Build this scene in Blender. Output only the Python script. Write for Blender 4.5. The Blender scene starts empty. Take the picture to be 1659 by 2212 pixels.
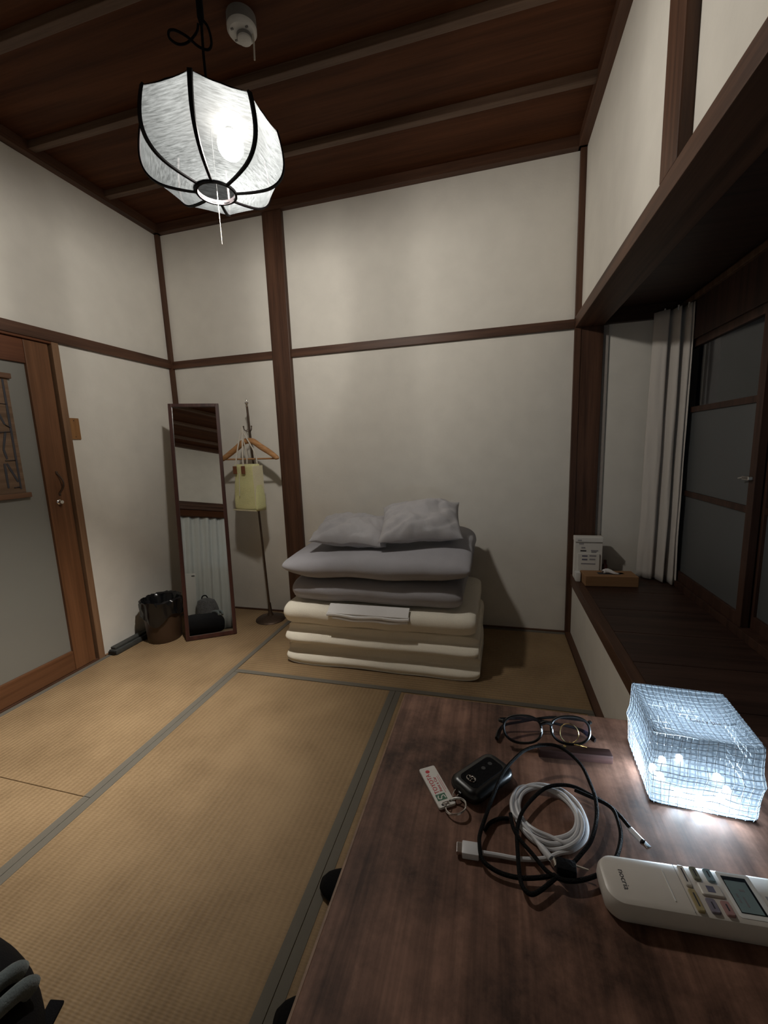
import bpy, bmesh, math, random
from math import sin, cos, pi, radians
from mathutils import Vector, Matrix, noise
random.seed(7)
S = bpy.context.scene
COL = S.collection

# ------------------------------------------------------------------ camera
cam = bpy.data.cameras.new('camera'); camo = bpy.data.objects.new('camera', cam); COL.objects.link(camo)
cam.sensor_fit = 'VERTICAL'; cam.sensor_height = 36.0; cam.lens = 893.39 / 2212 * 36
cam.clip_start = 0.02; cam.clip_end = 60
yaw, pit, rol = 0.2644, -0.1563, -0.037
fw = Vector((-sin(yaw) * cos(pit), cos(yaw) * cos(pit), sin(pit)))
rt = Vector((cos(yaw), sin(yaw), 0)); up = rt.cross(fw)
r2 = rt * cos(rol) + up * sin(rol); u2 = -rt * sin(rol) + up * cos(rol)
M = Matrix((r2, u2, -fw)).transposed().to_4x4(); M.translation = Vector((2.2028, -2.5573, 1.1479))
camo.matrix_world = M
S.camera = camo
# ------------------------------------------------------------------ world, exposure (night outside; the two lamps are built below)
w = bpy.data.worlds.new('night'); S.world = w; w.use_nodes = True
w.node_tree.nodes['Background'].inputs[0].default_value = (0.02, 0.025, 0.04, 1)
w.node_tree.nodes['Background'].inputs[1].default_value = 0.05
S.view_settings.view_transform = 'Standard'; S.view_settings.look = 'None'
S.view_settings.gamma = 1; S.view_settings.use_curve_mapping = False
S.view_settings.exposure = 0.0
BULB = 4350.0      # ceiling lantern bulb
LED = 6400.0        # diodes of the mesh lantern on the desk
try:
    S.cycles.caustics_reflective = False; S.cycles.caustics_refractive = False
    S.cycles.max_bounces = 10; S.cycles.transparent_max_bounces = 24
    S.cycles.sample_clamp_indirect = 4.0
except Exception: pass

# ------------------------------------------------------------------ materials
def srgb(r, g, b):
    f = lambda c: (c / 255 / 12.92) if c / 255 <= .04045 else ((c / 255 + .055) / 1.055) ** 2.4
    return (f(r), f(g), f(b), 1)
def newmat(name):
    m = bpy.data.materials.new(name); m.use_nodes = True
    nt = m.node_tree; return m, nt, nt.nodes['Principled BSDF']
def N(nt, typ, **kw):
    n = nt.nodes.new(typ)
    for k, v in kw.items():
        if k in n.inputs.keys(): n.inputs[k].default_value = v
        else: setattr(n, k, v)
    return n
def coords(nt, scale=(1, 1, 1), rot=(0, 0, 0), out='Object'):
    tc = N(nt, 'ShaderNodeTexCoord'); mp = N(nt, 'ShaderNodeMapping')
    mp.inputs['Scale'].default_value = scale; mp.inputs['Rotation'].default_value = rot
    nt.links.new(tc.outputs[out], mp.inputs['Vector']); return mp.outputs['Vector']
def ramp(nt, fac, stops):
    r = N(nt, 'ShaderNodeValToRGB'); e = r.color_ramp.elements
    while len(e) < len(stops): e.new(0.5)
    for i, (p, c) in enumerate(stops): e[i].position = p; e[i].color = c
    nt.links.new(fac, r.inputs[0]); return r.outputs[0]
def bump(nt, b, h, strength=.2, dist=.002):
    bp = N(nt, 'ShaderNodeBump'); bp.inputs['Strength'].default_value = strength; bp.inputs['Distance'].default_value = dist
    nt.links.new(h, bp.inputs['Height']); nt.links.new(bp.outputs[0], b.inputs['Normal'])
def plain(name, c, rough=.5, metal=0.0, var=.06, scale=60, bmp=.0, spec=None, bdist=.001):
    m, nt, b = newmat(name)
    n = N(nt, 'ShaderNodeTexNoise'); n.inputs['Scale'].default_value = scale; n.inputs['Detail'].default_value = 4
    nt.links.new(coords(nt), n.inputs['Vector'])
    c0 = tuple(x * (1 - var) for x in c[:3]) + (1,); c1 = tuple(min(1, x * (1 + var)) for x in c[:3]) + (1,)
    nt.links.new(ramp(nt, n.outputs[0], [(.3, c0), (.7, c1)]), b.inputs['Base Color'])
    b.inputs['Roughness'].default_value = rough; b.inputs['Metallic'].default_value = metal
    if spec is not None: b.inputs['Specular IOR Level'].default_value = spec
    if bmp: bump(nt, b, n.outputs[0], bmp, bdist)
    return m
def wood(name, dark, light, axis='Z', scale=1.0, rough=.55, blot=.0, bmp=.15, spec=.3):
    m, nt, b = newmat(name)
    k = {'X': (.6, 14, 14), 'Y': (14, .6, 14), 'Z': (14, 14, .6)}[axis]
    v = coords(nt, tuple(x * scale for x in k))
    n = N(nt, 'ShaderNodeTexNoise'); n.inputs['Scale'].default_value = 2.2; n.inputs['Detail'].default_value = 8; n.inputs['Distortion'].default_value = .6
    nt.links.new(v, n.inputs['Vector'])
    v2 = coords(nt, tuple(x * scale * 5 for x in k))
    n2 = N(nt, 'ShaderNodeTexNoise'); n2.inputs['Scale'].default_value = 3; n2.inputs['Detail'].default_value = 5
    nt.links.new(v2, n2.inputs['Vector'])
    ad = N(nt, 'ShaderNodeMath', operation='MULTIPLY_ADD'); ad.inputs[1].default_value = .35
    nt.links.new(n2.outputs[0], ad.inputs[0]); nt.links.new(n.outputs[0], ad.inputs[2])
    c = ramp(nt, ad.outputs[0], [(.45, dark), (.85, light)])
    if blot:
        n3 = N(nt, 'ShaderNodeTexNoise'); n3.inputs['Scale'].default_value = 9; n3.inputs['Detail'].default_value = 7; n3.inputs['Roughness'].default_value = .7
        nt.links.new(coords(nt), n3.inputs['Vector'])
        mx = N(nt, 'ShaderNodeMix', data_type='RGBA'); mx.blend_type = 'MULTIPLY'; mx.inputs[0].default_value = blot
        nt.links.new(c, mx.inputs[6]); nt.links.new(ramp(nt, n3.outputs[0], [(.35, (.25, .22, .2, 1)), (.62, (1.4, 1.3, 1.25, 1))]), mx.inputs[7]); c = mx.outputs[2]
    nt.links.new(c, b.inputs['Base Color'])
    b.inputs['Roughness'].default_value = rough; b.inputs['Specular IOR Level'].default_value = spec
    bump(nt, b, ad.outputs[0], bmp, .002)
    return m
def fabric(name, c, rough=.9, scale=400, bmp=.25, var=.08, sheen=.2):
    m, nt, b = newmat(name)
    n = N(nt, 'ShaderNodeTexNoise'); n.inputs['Scale'].default_value = scale; n.inputs['Detail'].default_value = 2
    n2 = N(nt, 'ShaderNodeTexNoise'); n2.inputs['Scale'].default_value = 14; n2.inputs['Detail'].default_value = 6
    v = coords(nt); nt.links.new(v, n.inputs['Vector']); nt.links.new(v, n2.inputs['Vector'])
    mx = N(nt, 'ShaderNodeMath', operation='MULTIPLY_ADD'); mx.inputs[1].default_value = .5
    nt.links.new(n2.outputs[0], mx.inputs[0]); nt.links.new(n.outputs[0], mx.inputs[2])
    c0 = tuple(x * (1 - var) for x in c[:3]) + (1,); c1 = tuple(min(1, x * (1 + var)) for x in c[:3]) + (1,)
    nt.links.new(ramp(nt, mx.outputs[0], [(.5, c0), (1, c1)]), b.inputs['Base Color'])
    b.inputs['Roughness'].default_value = rough; b.inputs['Specular IOR Level'].default_value = .15
    b.inputs['Sheen Weight'].default_value = sheen
    bump(nt, b, mx.outputs[0], bmp, .004)
    return m
def tatami_mat_material(name, axis):
    m, nt, b = newmat(name)
    v = coords(nt)
    sx = N(nt, 'ShaderNodeSeparateXYZ'); nt.links.new(v, sx.inputs[0])
    across = sx.outputs['X' if axis == 'Y' else 'Y']; along = sx.outputs['Y' if axis == 'Y' else 'X']
    # ribs every 14 mm
    m1 = N(nt, 'ShaderNodeMath', operation='MULTIPLY'); m1.inputs[1].default_value = 2 * pi / .019; nt.links.new(across, m1.inputs[0])
    s1 = N(nt, 'ShaderNodeMath', operation='SINE'); nt.links.new(m1.outputs[0], s1.inputs[0])
    m2 = N(nt, 'ShaderNodeMath', operation='MULTIPLY'); m2.inputs[1].default_value = 2 * pi / .006; nt.links.new(along, m2.inputs[0])
    s2 = N(nt, 'ShaderNodeMath', operation='SINE'); nt.links.new(m2.outputs[0], s2.inputs[0])
    ml = N(nt, 'ShaderNodeMath', operation='MULTIPLY_ADD'); ml.inputs[1].default_value = .25
    nt.links.new(s2.outputs[0], ml.inputs[0]); nt.links.new(s1.outputs[0], ml.inputs[2])
    n = N(nt, 'ShaderNodeTexNoise'); n.inputs['Scale'].default_value = 5; n.inputs['Detail'].default_value = 6
    nt.links.new(v, n.inputs['Vector'])
    n4 = N(nt, 'ShaderNodeTexNoise'); n4.inputs['Scale'].default_value = 1; n4.inputs['Detail'].default_value = 3
    nt.links.new(coords(nt, (40, 240, 1) if axis == 'Y' else (240, 40, 1)), n4.inputs['Vector'])
    a2 = N(nt, 'ShaderNodeMath', operation='MULTIPLY_ADD'); a2.inputs[1].default_value = .5
    nt.links.new(n4.outputs[0], a2.inputs[0]); nt.links.new(n.outputs[0], a2.inputs[2])
    a3 = N(nt, 'ShaderNodeMath', operation='MULTIPLY_ADD'); a3.inputs[1].default_value = .075
    nt.links.new(s1.outputs[0], a3.inputs[0]); nt.links.new(a2.outputs[0], a3.inputs[2])
    nt.links.new(ramp(nt, a3.outputs[0], [(.45, (.195, .127, .066, 1)), (.95, (.295, .20, .108, 1))]), b.inputs['Base Color'])
    b.inputs['Roughness'].default_value = .62; b.inputs['Specular IOR Level'].default_value = .25
    bump(nt, b, ml.outputs[0], .42, .0018)
    return m

MT = {}
MT['plaster'] = plain('white_plaster', (.70, .665, .60, 1), .95, var=.035, scale=9, bmp=.0)
# fine trowel relief on the plaster
_m = MT['plaster']; _nt = _m.node_tree; _n = N(_nt, 'ShaderNodeTexNoise'); _n.inputs['Scale'].default_value = 70; _n.inputs['Detail'].default_value = 5
_nt.links.new(coords(_nt), _n.inputs['Vector']); bump(_nt, _nt.nodes['Principled BSDF'], _n.outputs[0], .18, .003)
for a in 'XYZ':
    MT['post' + a] = wood('dark_timber_' + a, (.042, .019, .011, 1), (.105, .050, .029, 1), a, 1, .5)
    MT['ceil' + a] = wood('ceiling_board_' + a, (.046, .016, .007, 1), (.098, .036, .015, 1), a, .6, .6, bmp=.1, spec=.1)
MT['saobuchi'] = wood('ceiling_batten', (.075, .042, .026, 1), (.145, .090, .060, 1), 'X', 1, .6)
MT['mirrorframe'] = wood('mirror_frame_wood', (.035, .013, .010, 1), (.075, .028, .020, 1), 'Z', 1, .4)
MT['doorZ'] = wood('door_timber', (.10, .042, .017, 1), (.18, .080, .036, 1), 'Z', .8, .45)
MT['doorY'] = wood('door_rail_timber', (.088, .037, .016, 1), (.155, .068, .031, 1), 'Y', .8, .45)
MT['doordark'] = wood('door_top_rail_timber', (.075, .025, .010, 1), (.13, .045, .018, 1), 'Y', .8, .5)
MT['jamb'] = wood('door_jamb_timber', (.16, .085, .045, 1), (.28, .16, .09, 1), 'Z', .8, .5)
MT['desk'] = wood('worn_desk_top', (.038, .019, .013, 1), (.235, .135, .098, 1), 'Y', 1.0, .55, blot=.9, bmp=.2, spec=.18)
MT['deskleg'] = wood('desk_frame_timber', (.06, .03, .016, 1), (.14, .08, .045, 1), 'Z', 1, .5)
MT['sashwood'] = wood('dark_sash_timber', (.026, .012, .008, 1), (.062, .030, .020, 1), 'Z', 1, .5)
MT['shelf'] = wood('alcove_shelf_boards', (.022, .011, .008, 1), (.055, .028, .020, 1), 'X', 1, .45)
MT['lightwood'] = wood('hanger_wood', (.30, .14, .055, 1), (.50, .27, .12, 1), 'X', 2, .4)
MT['tissuewood'] = wood('cardboard_box', (.23, .12, .055, 1), (.33, .185, .09, 1), 'X', .5, .8)
MT['keywood'] = wood('rosewood_bar', (.022, .010, .009, 1), (.062, .030, .026, 1), 'X', 4, .4)
MT['tatY'] = tatami_mat_material('rush_weave_lengthwise', 'Y')
MT['tatX'] = tatami_mat_material('rush_weave_crosswise', 'X')
MT['heri'] = fabric('grey_cloth_border', (.135, .122, .10, 1), .85, 900, .2, .06, 0)
MT['subfloor'] = plain('subfloor', (.05, .03, .02, 1), .9)
MT['greyfab'] = fabric('grey_quilt_cotton', (.37, .36, .385, 1), .95, 500, .3, .07)
MT['pillowfab'] = fabric('grey_pillow_cotton', (.40, .385, .395, 1), .95, 500, .3, .07)
MT['white'] = fabric('cream_futon_cotton', (.86, .80, .675, 1), .95, 350, .35, .05)
MT['sheet'] = fabric('white_sheet_cotton', (.78, .76, .75, 1), .9, 500, .2, .04)
MT['curtain'] = fabric('pale_curtain_cloth', (.56, .52, .48, 1), .95, 600, .2, .04)
MT['curtain2'] = fabric('white_curtain_cloth', (.66, .68, .66, 1), .95, 600, .2, .04)
MT['tote'] = fabric('pale_green_canvas', (.62, .60, .30, 1), .8, 250, .4, .12)
MT['toteside'] = fabric('cream_canvas', (.66, .60, .40, 1), .8, 250, .4, .08)
MT['rope'] = fabric('white_rope', (.60, .55, .47, 1), .9, 300, .4, .1)
MT['leather'] = plain('brown_leather', (.16, .055, .02, 1), .5, var=.2, scale=120, bmp=.3)
MT['bin'] = plain('brown_plastic', (.052, .027, .014, 1), .5, var=.15, scale=10)
MT['binbag'] = plain('black_plastic_film', (.006, .006, .007, 1), .22, var=.2, scale=30)
MT['black'] = plain('black_plastic', (.0035, .0035, .0035, 1), .3, var=.1)
MT['blackmatte'] = fabric('black_cloth', (.006, .006, .007, 1), .95, 300, .3, .2, 0)
MT['cordblack'] = fabric('black_braided_cord', (.0045, .004, .004, 1), .75, 900, .5, .2, 0)
MT['cordwhite'] = plain('white_cable_jacket', (.62, .62, .64, 1), .4, var=.03)
MT['metal'] = plain('polished_metal', (.75, .73, .70, 1), .18, 1.0, var=.03)
MT['iron'] = plain('dark_bronze_metal', (.11, .075, .055, 1), .42, .8, var=.15)
MT['brass'] = plain('brass', (.85, .68, .30, 1), .2, 1.0, var=.04)
MT['remote'] = plain('ivory_plastic', (.62, .58, .53, 1), .38, var=.02)
MT['dimgrey'] = plain('dull_grey_print', (.03, .03, .032, 1), .5)
MT['whitepl'] = plain('white_plastic', (.70, .70, .68, 1), .4, var=.02)
MT['greypl'] = plain('grey_plastic', (.16, .16, .17, 1), .45, var=.05)
MT['detector'] = plain('detector_plastic', (.62, .60, .56, 1), .45, var=.03)
MT['detgrey'] = plain('detector_grey', (.18, .17, .16, 1), .5, var=.05)
MT['lcd'] = plain('lcd_glass', (.20, .27, .28, 1), .12, var=.05)
MT['lcddark'] = plain('lcd_frame_dark', (.01, .013, .016, 1), .25)
MT['btngreen'] = plain('olive_button', (.19, .19, .13, 1), .45)
MT['btnblue'] = plain('blue_grey_button', (.20, .29, .33, 1), .45)
MT['btnyellow'] = plain('ochre_button', (.34, .27, .13, 1), .45)
MT['btnpurple'] = plain('mauve_button', (.19, .17, .21, 1), .45)
MT['btnpink'] = plain('pink_button', (.36, .20, .19, 1), .45)
MT['ink'] = plain('dark_ink', (.035, .033, .04, 1), .7)
MT['inkgrey'] = plain('grey_ink', (.30, .29, .31, 1), .8)
MT['inkblue'] = plain('blue_grey_ink', (.13, .13, .19, 1), .8)
MT['red'] = plain('red_print', (.55, .02, .03, 1), .6)
MT['pinkprint'] = plain('pink_print', (.60, .30, .30, 1), .6)
MT['greenprint'] = plain('green_print', (.03, .13, .07, 1), .6)
MT['paper'] = plain('white_card', (.74, .72, .68, 1), .75, var=.02)
MT['bottle'] = plain('dark_red_glass', (.07, .008, .005, 1), .15)
MT['frost'] = plain('frosted_door_glass', (.19, .185, .165, 1), .38, var=.02, scale=4)
MT['frostwin'] = plain('frosted_window_glass', (.085, .09, .092, 1), .42, var=.03, scale=4)
MT['plate'] = wood('wooden_switch_plate', (.22, .10, .035, 1), (.32, .16, .06, 1), 'Z', 2, .5)
MT['noren'] = wood('woven_bamboo_strip', (.10, .060, .035, 1), (.19, .12, .075, 1), 'Y', 1, .8)
MT['cane'] = wood('panel_rod_wood', (.10, .050, .028, 1), (.17, .09, .05, 1), 'Y', 1, .6)
MT['greycase'] = plain('dark_grey_case', (.045, .047, .045, 1), .55, var=.15, scale=30)
MT['backpack'] = fabric('grey_melange_cloth', (.16, .16, .17, 1), .9, 120, .5, .5)
MT['teal'] = fabric('pale_grey_blue_padding', (.12, .145, .15, 1), .85, 300, .3, .1)
MT['ribwood'] = plain('black_lacquered_rib', (.006, .0045, .005, 1), .6, spec=.1)
MT['dullblack'] = plain('black_enamel', (.0045, .0045, .0045, 1), .9, spec=.02)
MT['mirror'] = None
m, nt, b = newmat('mirror_glass'); b.inputs['Base Color'].default_value = (.86, .88, .86, 1); b.inputs['Metallic'].default_value = 1; b.inputs['Roughness'].default_value = .0; MT['mirror'] = m
m, nt, b = newmat('clear_window_glass'); b.inputs['Base Color'].default_value = (.7, .75, .8, 1); b.inputs['Transmission Weight'].default_value = 1; b.inputs['Roughness'].default_value = .03; MT['glass'] = m
# spectacle lens: thin, almost clear, coated
m, nt, b = newmat('lens_glass'); out = nt.nodes['Material Output']
tr = N(nt, 'ShaderNodeBsdfTransparent'); tr.inputs[0].default_value = (.93, .92, .95, 1)
gl = N(nt, 'ShaderNodeBsdfGlossy'); gl.inputs[0].default_value = (.75, .6, 1, 1); gl.inputs['Roughness'].default_value = .03
fr = N(nt, 'ShaderNodeFresnel'); mx = N(nt, 'ShaderNodeMixShader')
fm = N(nt, 'ShaderNodeMath', operation='MULTIPLY'); fm.inputs[1].default_value = .6
nt.links.new(fr.outputs[0], fm.inputs[0]); nt.links.new(fm.outputs[0], mx.inputs[0]); nt.links.new(tr.outputs[0], mx.inputs[1]); nt.links.new(gl.outputs[0], mx.inputs[2]); nt.links.new(mx.outputs[0], out.inputs[0]); MT['lens'] = m
MT['dimbulb'] = plain('unlit_bulb', (.02, .02, .02, 1), .6, spec=.1)
MT['thread'] = plain('net_thread', (.32, .36, .40, 1), .8)
def emit(name, c, s):
    m = bpy.data.materials.new(name); m.use_nodes = True; nt = m.node_tree; nt.nodes.clear()
    e = N(nt, 'ShaderNodeEmission'); e.inputs[0].default_value = c; e.inputs[1].default_value = s
    o = N(nt, 'ShaderNodeOutputMaterial'); nt.links.new(e.outputs[0], o.inputs[0]); return m
MT['bulb'] = emit('bulb_glow', (1.0, .95, .87, 1), BULB)
MT['led'] = emit('led_glow', (.74, .88, 1.0, 1), LED)
# thin woven shade: lets part of the bulb's light straight through, scatters a little
def sheer(name, see, tint, scat_a, scat_b, texfn):
    m = bpy.data.materials.new(name); m.use_nodes = True; nt = m.node_tree; nt.nodes.clear()
    o = N(nt, 'ShaderNodeOutputMaterial')
    t = N(nt, 'ShaderNodeBsdfTransparent'); t.inputs[0].default_value = tint
    tl = N(nt, 'ShaderNodeBsdfTranslucent'); df = N(nt, 'ShaderNodeBsdfDiffuse')
    c = ramp(nt, texfn(nt), [(.3, scat_a), (.7, scat_b)])
    nt.links.new(c, tl.inputs[0]); nt.links.new(c, df.inputs[0])
    mx = N(nt, 'ShaderNodeMixShader'); mx.inputs[0].default_value = .15
    nt.links.new(tl.outputs[0], mx.inputs[1]); nt.links.new(df.outputs[0], mx.inputs[2])
    m2 = N(nt, 'ShaderNodeMixShader'); m2.inputs[0].default_value = see
    nt.links.new(mx.outputs[0], m2.inputs[1]); nt.links.new(t.outputs[0], m2.inputs[2]); nt.links.new(m2.outputs[0], o.inputs[0])
    return m
def slub(nt):
    n = N(nt, 'ShaderNodeTexNoise'); n.inputs['Scale'].default_value = 1; n.inputs['Detail'].default_value = 4; n.inputs['Roughness'].default_value = .7
    nt.links.new(coords(nt, (4, 60, 1), out='UV'), n.inputs['Vector'])
    return n.outputs[0]
MT['shade'] = sheer('woven_lamp_shade', .12, (1, 1, 1, 1), (.0018, .00195, .0020, 1), (.0064, .0069, .0072, 1), slub)
def net(nt):
    tc = coords(nt, (1, 1, 1), out='UV')
    ns = N(nt, 'ShaderNodeTexNoise'); ns.inputs['Scale'].default_value = 3.5; nt.links.new(tc, ns.inputs['Vector'])
    ad = N(nt, 'ShaderNodeVectorMath', operation='MULTIPLY_ADD'); ad.inputs[1].default_value = (.10, .10, 0)
    nt.links.new(ns.outputs['Color'], ad.inputs[0]); nt.links.new(tc, ad.inputs[2])
    sp = N(nt, 'ShaderNodeSeparateXYZ'); nt.links.new(ad.outputs[0], sp.inputs[0])
    ls = []
    for ax in 'XY':
        k = N(nt, 'ShaderNodeMath', operation='MULTIPLY'); k.inputs[1].default_value = 20.0; nt.links.new(sp.outputs[ax], k.inputs[0])
        f = N(nt, 'ShaderNodeMath', operation='PINGPONG'); f.inputs[1].default_value = .5; nt.links.new(k.outputs[0], f.inputs[0])
        ls.append(f.outputs[0])
    mn = N(nt, 'ShaderNodeMath', operation='MINIMUM'); nt.links.new(ls[0], mn.inputs[0]); nt.links.new(ls[1], mn.inputs[1])
    sc = N(nt, 'ShaderNodeMath', operation='MULTIPLY'); sc.inputs[1].default_value = 3.2; nt.links.new(mn.outputs[0], sc.inputs[0])
    return sc.outputs[0]
MT['net'] = sheer('mesh_lantern_cloth', .10, (.93, .97, 1, 1), (.0048, .0058, .0069, 1), (.0098, .0114, .0130, 1), net)

# ------------------------------------------------------------------ geometry helpers
ORG = {}
class MB:
    def __init__(s): s.v = []; s.f = []; s.uv = None
    def add(s, vs, fs):
        o = len(s.v); s.v += [Vector(v) for v in vs]; s.f += [tuple(i + o for i in f) for f in fs]; return s
    def box(s, x0, x1, y0, y1, z0, z1, bev=0.0):
        if bev:
            bm = bmesh.new(); bmesh.ops.create_cube(bm, size=1)
            for v in bm.verts: v.co = Vector((x0 + (v.co.x + .5) * (x1 - x0), y0 + (v.co.y + .5) * (y1 - y0), z0 + (v.co.z + .5) * (z1 - z0)))
            bmesh.ops.bevel(bm, geom=bm.edges[:], offset=bev, segments=2, affect='EDGES', profile=.6)
            bm.verts.ensure_lookup_table(); bm.verts.index_update()
            s.add([v.co.copy() for v in bm.verts], [tuple(v.index for v in f.verts) for f in bm.faces]); bm.free(); return s
        vs = [(x, y, z) for x in (x0, x1) for y in (y0, y1) for z in (z0, z1)]
        return s.add(vs, [(0, 1, 3, 2), (4, 6, 7, 5), (0, 4, 5, 1), (2, 3, 7, 6), (0, 2, 6, 4), (1, 5, 7, 3)])
    def loft(s, rings, closed=True, caps=True):
        n = len(rings[0]); vs = [p for r in rings for p in r]; fs = []
        for i in range(len(rings) - 1):
            for j in range(n if closed else n - 1):
                a, b2 = i * n + j, i * n + (j + 1) % n
                fs.append((a, b2, b2 + n, a + n))
        if caps and closed:
            fs.append(tuple(range(n))[::-1]); fs.append(tuple(range((len(rings) - 1) * n, len(rings) * n)))
        return s.add(vs, fs)
    def tube(s, path, r, n=8, closed=False, flat=None):
        P = [Vector(p) for p in path]; rings = []
        m = len(P)
        prev = None
        for i in range(m):
            if closed: t = P[(i + 1) % m] - P[i - 1]
            else: t = P[min(i + 1, m - 1)] - P[max(i - 1, 0)]
            if t.length < 1e-9: t = Vector((0, 0, 1))
            t.normalize()
            if prev is None: a = Vector((0, 0, 1)) if abs(t.z) < .9 else Vector((1, 0, 0))
            else: a = prev
            a = (a - t * a.dot(t)).normalized(); prev = a; b2 = t.cross(a)
            rr = r[i] if isinstance(r, (list, tuple)) else r
            fl = flat or 1
            rings.append([P[i] + a * (rr * fl * cos(2 * pi * k / n)) + b2 * (rr * sin(2 * pi * k / n)) for k in range(n)])
        if closed: rings.append(rings[0])
        return s.loft(rings, True, not closed)
    def lathe(s, prof, c=(0, 0, 0), n=24, a0=0, caps=True, axis=None):
        rings = [[Vector((c[0] + r * cos(a0 + 2 * pi * k / n), c[1] + r * sin(a0 + 2 * pi * k / n), c[2] + z)) for k in range(n)] for r, z in prof]
        return s.loft(rings, True, caps)
    def ball(s, c, r, n=12, m=8):
        pr = [(max(1e-4, sin(pi * i / m)), -cos(pi * i / m)) for i in range(m + 1)]
        rr = r if isinstance(r, (tuple, list)) else (r, r, r)
        return s.loft([[Vector((c[0] + rr[0] * q * cos(2 * pi * k / n), c[1] + rr[1] * q * sin(2 * pi * k / n), c[2] + rr[2] * z)) for k in range(n)] for q, z in pr], True, True)
    def prism(s, poly, z0, z1):
        return s.loft([[Vector((x, y, z0)) for x, y in poly], [Vector((x, y, z1)) for x, y in poly]])
    def xf(s, mat):
        s.v = [mat @ v for v in s.v]; return s
    def build(s, name, mat, parent=None, smooth=False, base=None, uv=None):
        o0 = Vector((0, 0, 0))
        if parent is not None: o0 = ORG[parent.name]
        elif base is not None: o0 = Vector(base)
        me = bpy.data.meshes.new(name); me.from_pydata([tuple(v - o0) for v in s.v], [], s.f)
        if uv:
            L = me.uv_layers.new(name='uv')
            for p in me.polygons:
                for li, vi in zip(p.loop_indices, p.vertices): L.data[li].uv = uv[vi]
        bm = bmesh.new(); bm.from_mesh(me); bmesh.ops.recalc_face_normals(bm, faces=bm.faces[:]); bm.to_mesh(me); bm.free()
        if smooth:
            me.polygons.foreach_set('use_smooth', [True] * len(me.polygons))
            if smooth != 'all':
                try: me.set_sharp_from_angle(angle=radians(40))
                except Exception: pass
        me.materials.append(MT[mat] if isinstance(mat, str) else mat)
        o = bpy.data.objects.new(name, me); COL.objects.link(o)
        if parent is not None: o.parent = parent
        else: o.location = o0
        ORG[o.name] = o0
        return o
def tag(o, label, cat, group=None):
    o['label'] = label; o['category'] = cat
    if group: o['group'] = group
    return o
def thing(name, label, cat, loc=(0, 0, 0), group=None, rot=None):
    o = bpy.data.objects.new(name, None); COL.objects.link(o); o.location = loc; o.empty_display_size = .05
    ORG[o.name] = Vector((0, 0, 0)) if rot is not None else Vector(loc)
    if rot is not None: o.rotation_euler = rot
    return tag(o, label, cat, group)
def struct(name, mb, mat, parent=None, base=None):
    o = mb.build(name, mat, parent, base=base)
    if parent is None: o['kind'] = 'structure'
    return o
def sroot(name, loc=(0, 0, 0)):
    o = bpy.data.objects.new(name, None); COL.objects.link(o); o.location = loc; o['kind'] = 'structure'; ORG[o.name] = Vector(loc); o.empty_display_size = .05
    return o
def spline(pts, k=6, closed=False):
    P = [Vector(p) for p in pts]; out = []; n = len(P)
    for i in range(n if closed else n - 1):
        if closed: a, b2, c, d = P[i - 1], P[i], P[(i + 1) % n], P[(i + 2) % n]
        else: a, b2, c, d = P[max(i - 1, 0)], P[i], P[i + 1], P[min(i + 2, n - 1)]
        for j in range(k):
            t = j / k
            out.append(.5 * ((2 * b2) + (c - a) * t + (2 * a - 5 * b2 + 4 * c - d) * t * t + (3 * b2 - a - 3 * c + d) * t ** 3))
    if not closed: out.append(P[-1])
    return out
def text_mesh(txt, size, mat, parent, loc, rot, extr=.00015, name='printed_text', sx=1.0):
    cu = bpy.data.curves.new('tmp', 'FONT'); cu.body = txt; cu.size = size; cu.extrude = extr; cu.resolution_u = 3; cu.align_x = 'CENTER'; cu.align_y = 'CENTER'
    to = bpy.data.objects.new('tmp', cu); COL.objects.link(to)
    dg = bpy.context.evaluated_depsgraph_get(); me = bpy.data.meshes.new_from_object(to.evaluated_get(dg))
    bpy.data.objects.remove(to); bpy.data.curves.remove(cu)
    me.transform(Matrix.Diagonal((sx, 1, 1, 1)))
    me.name = name; me.materials.clear(); me.materials.append(MT[mat])
    o = bpy.data.objects.new(name, me); COL.objects.link(o); o.parent = parent
    o.location = Vector(loc) - ORG[parent.name]; o.rotation_euler = rot
    return o

# ================================================================== THE ROOM
XR, YF, ZC = 2.645, -3.52, 2.65      # right wall, front wall, ceiling; back wall y=0, left wall x=0
ZN0, ZN1 = 1.739, 1.787              # wall rail
# floor: six tatami mats
fl = struct('floor', MB().box(-.1, 2.75, YF - .15, .1, -.12, -.052), 'subfloor')
def tatami(x0, x1, y0, y1, axis):
    g = .0008
    m = MB().box(x0 + g, x1 - g, y0 + g, y1 - g, -.0515, 0, .003).build('tatami_mat', 'tat' + axis, fl)
    b = .027; e = .0014
    for s in (0, 1):
        q = MB()
        if axis == 'Y':
            xa = x0 + g if s == 0 else x1 - g - b
            q.box(xa, xa + b, y0 + g, y1 - g, -.0005, e, .0006)
        else:
            ya = y0 + g if s == 0 else y1 - g - b
            q.box(x0 + g, x1 - g, ya, ya + b, -.0005, e, .0006)
        q.build('cloth_border', 'heri', m)
A, B_, yb = .8725, 1.753, -.806
tatami(.012, A, -1.6225, -.012, 'Y'); tatami(.012, A, YF + .01, -1.6225, 'Y')
tatami(A, XR - .03, yb, -.012, 'X')
tatami(A, B_, -2.66, yb, 'Y'); tatami(B_, XR - .03, -2.66, yb, 'Y')
tatami(A, XR - .03, YF + .01, -2.66, 'X')

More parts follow.
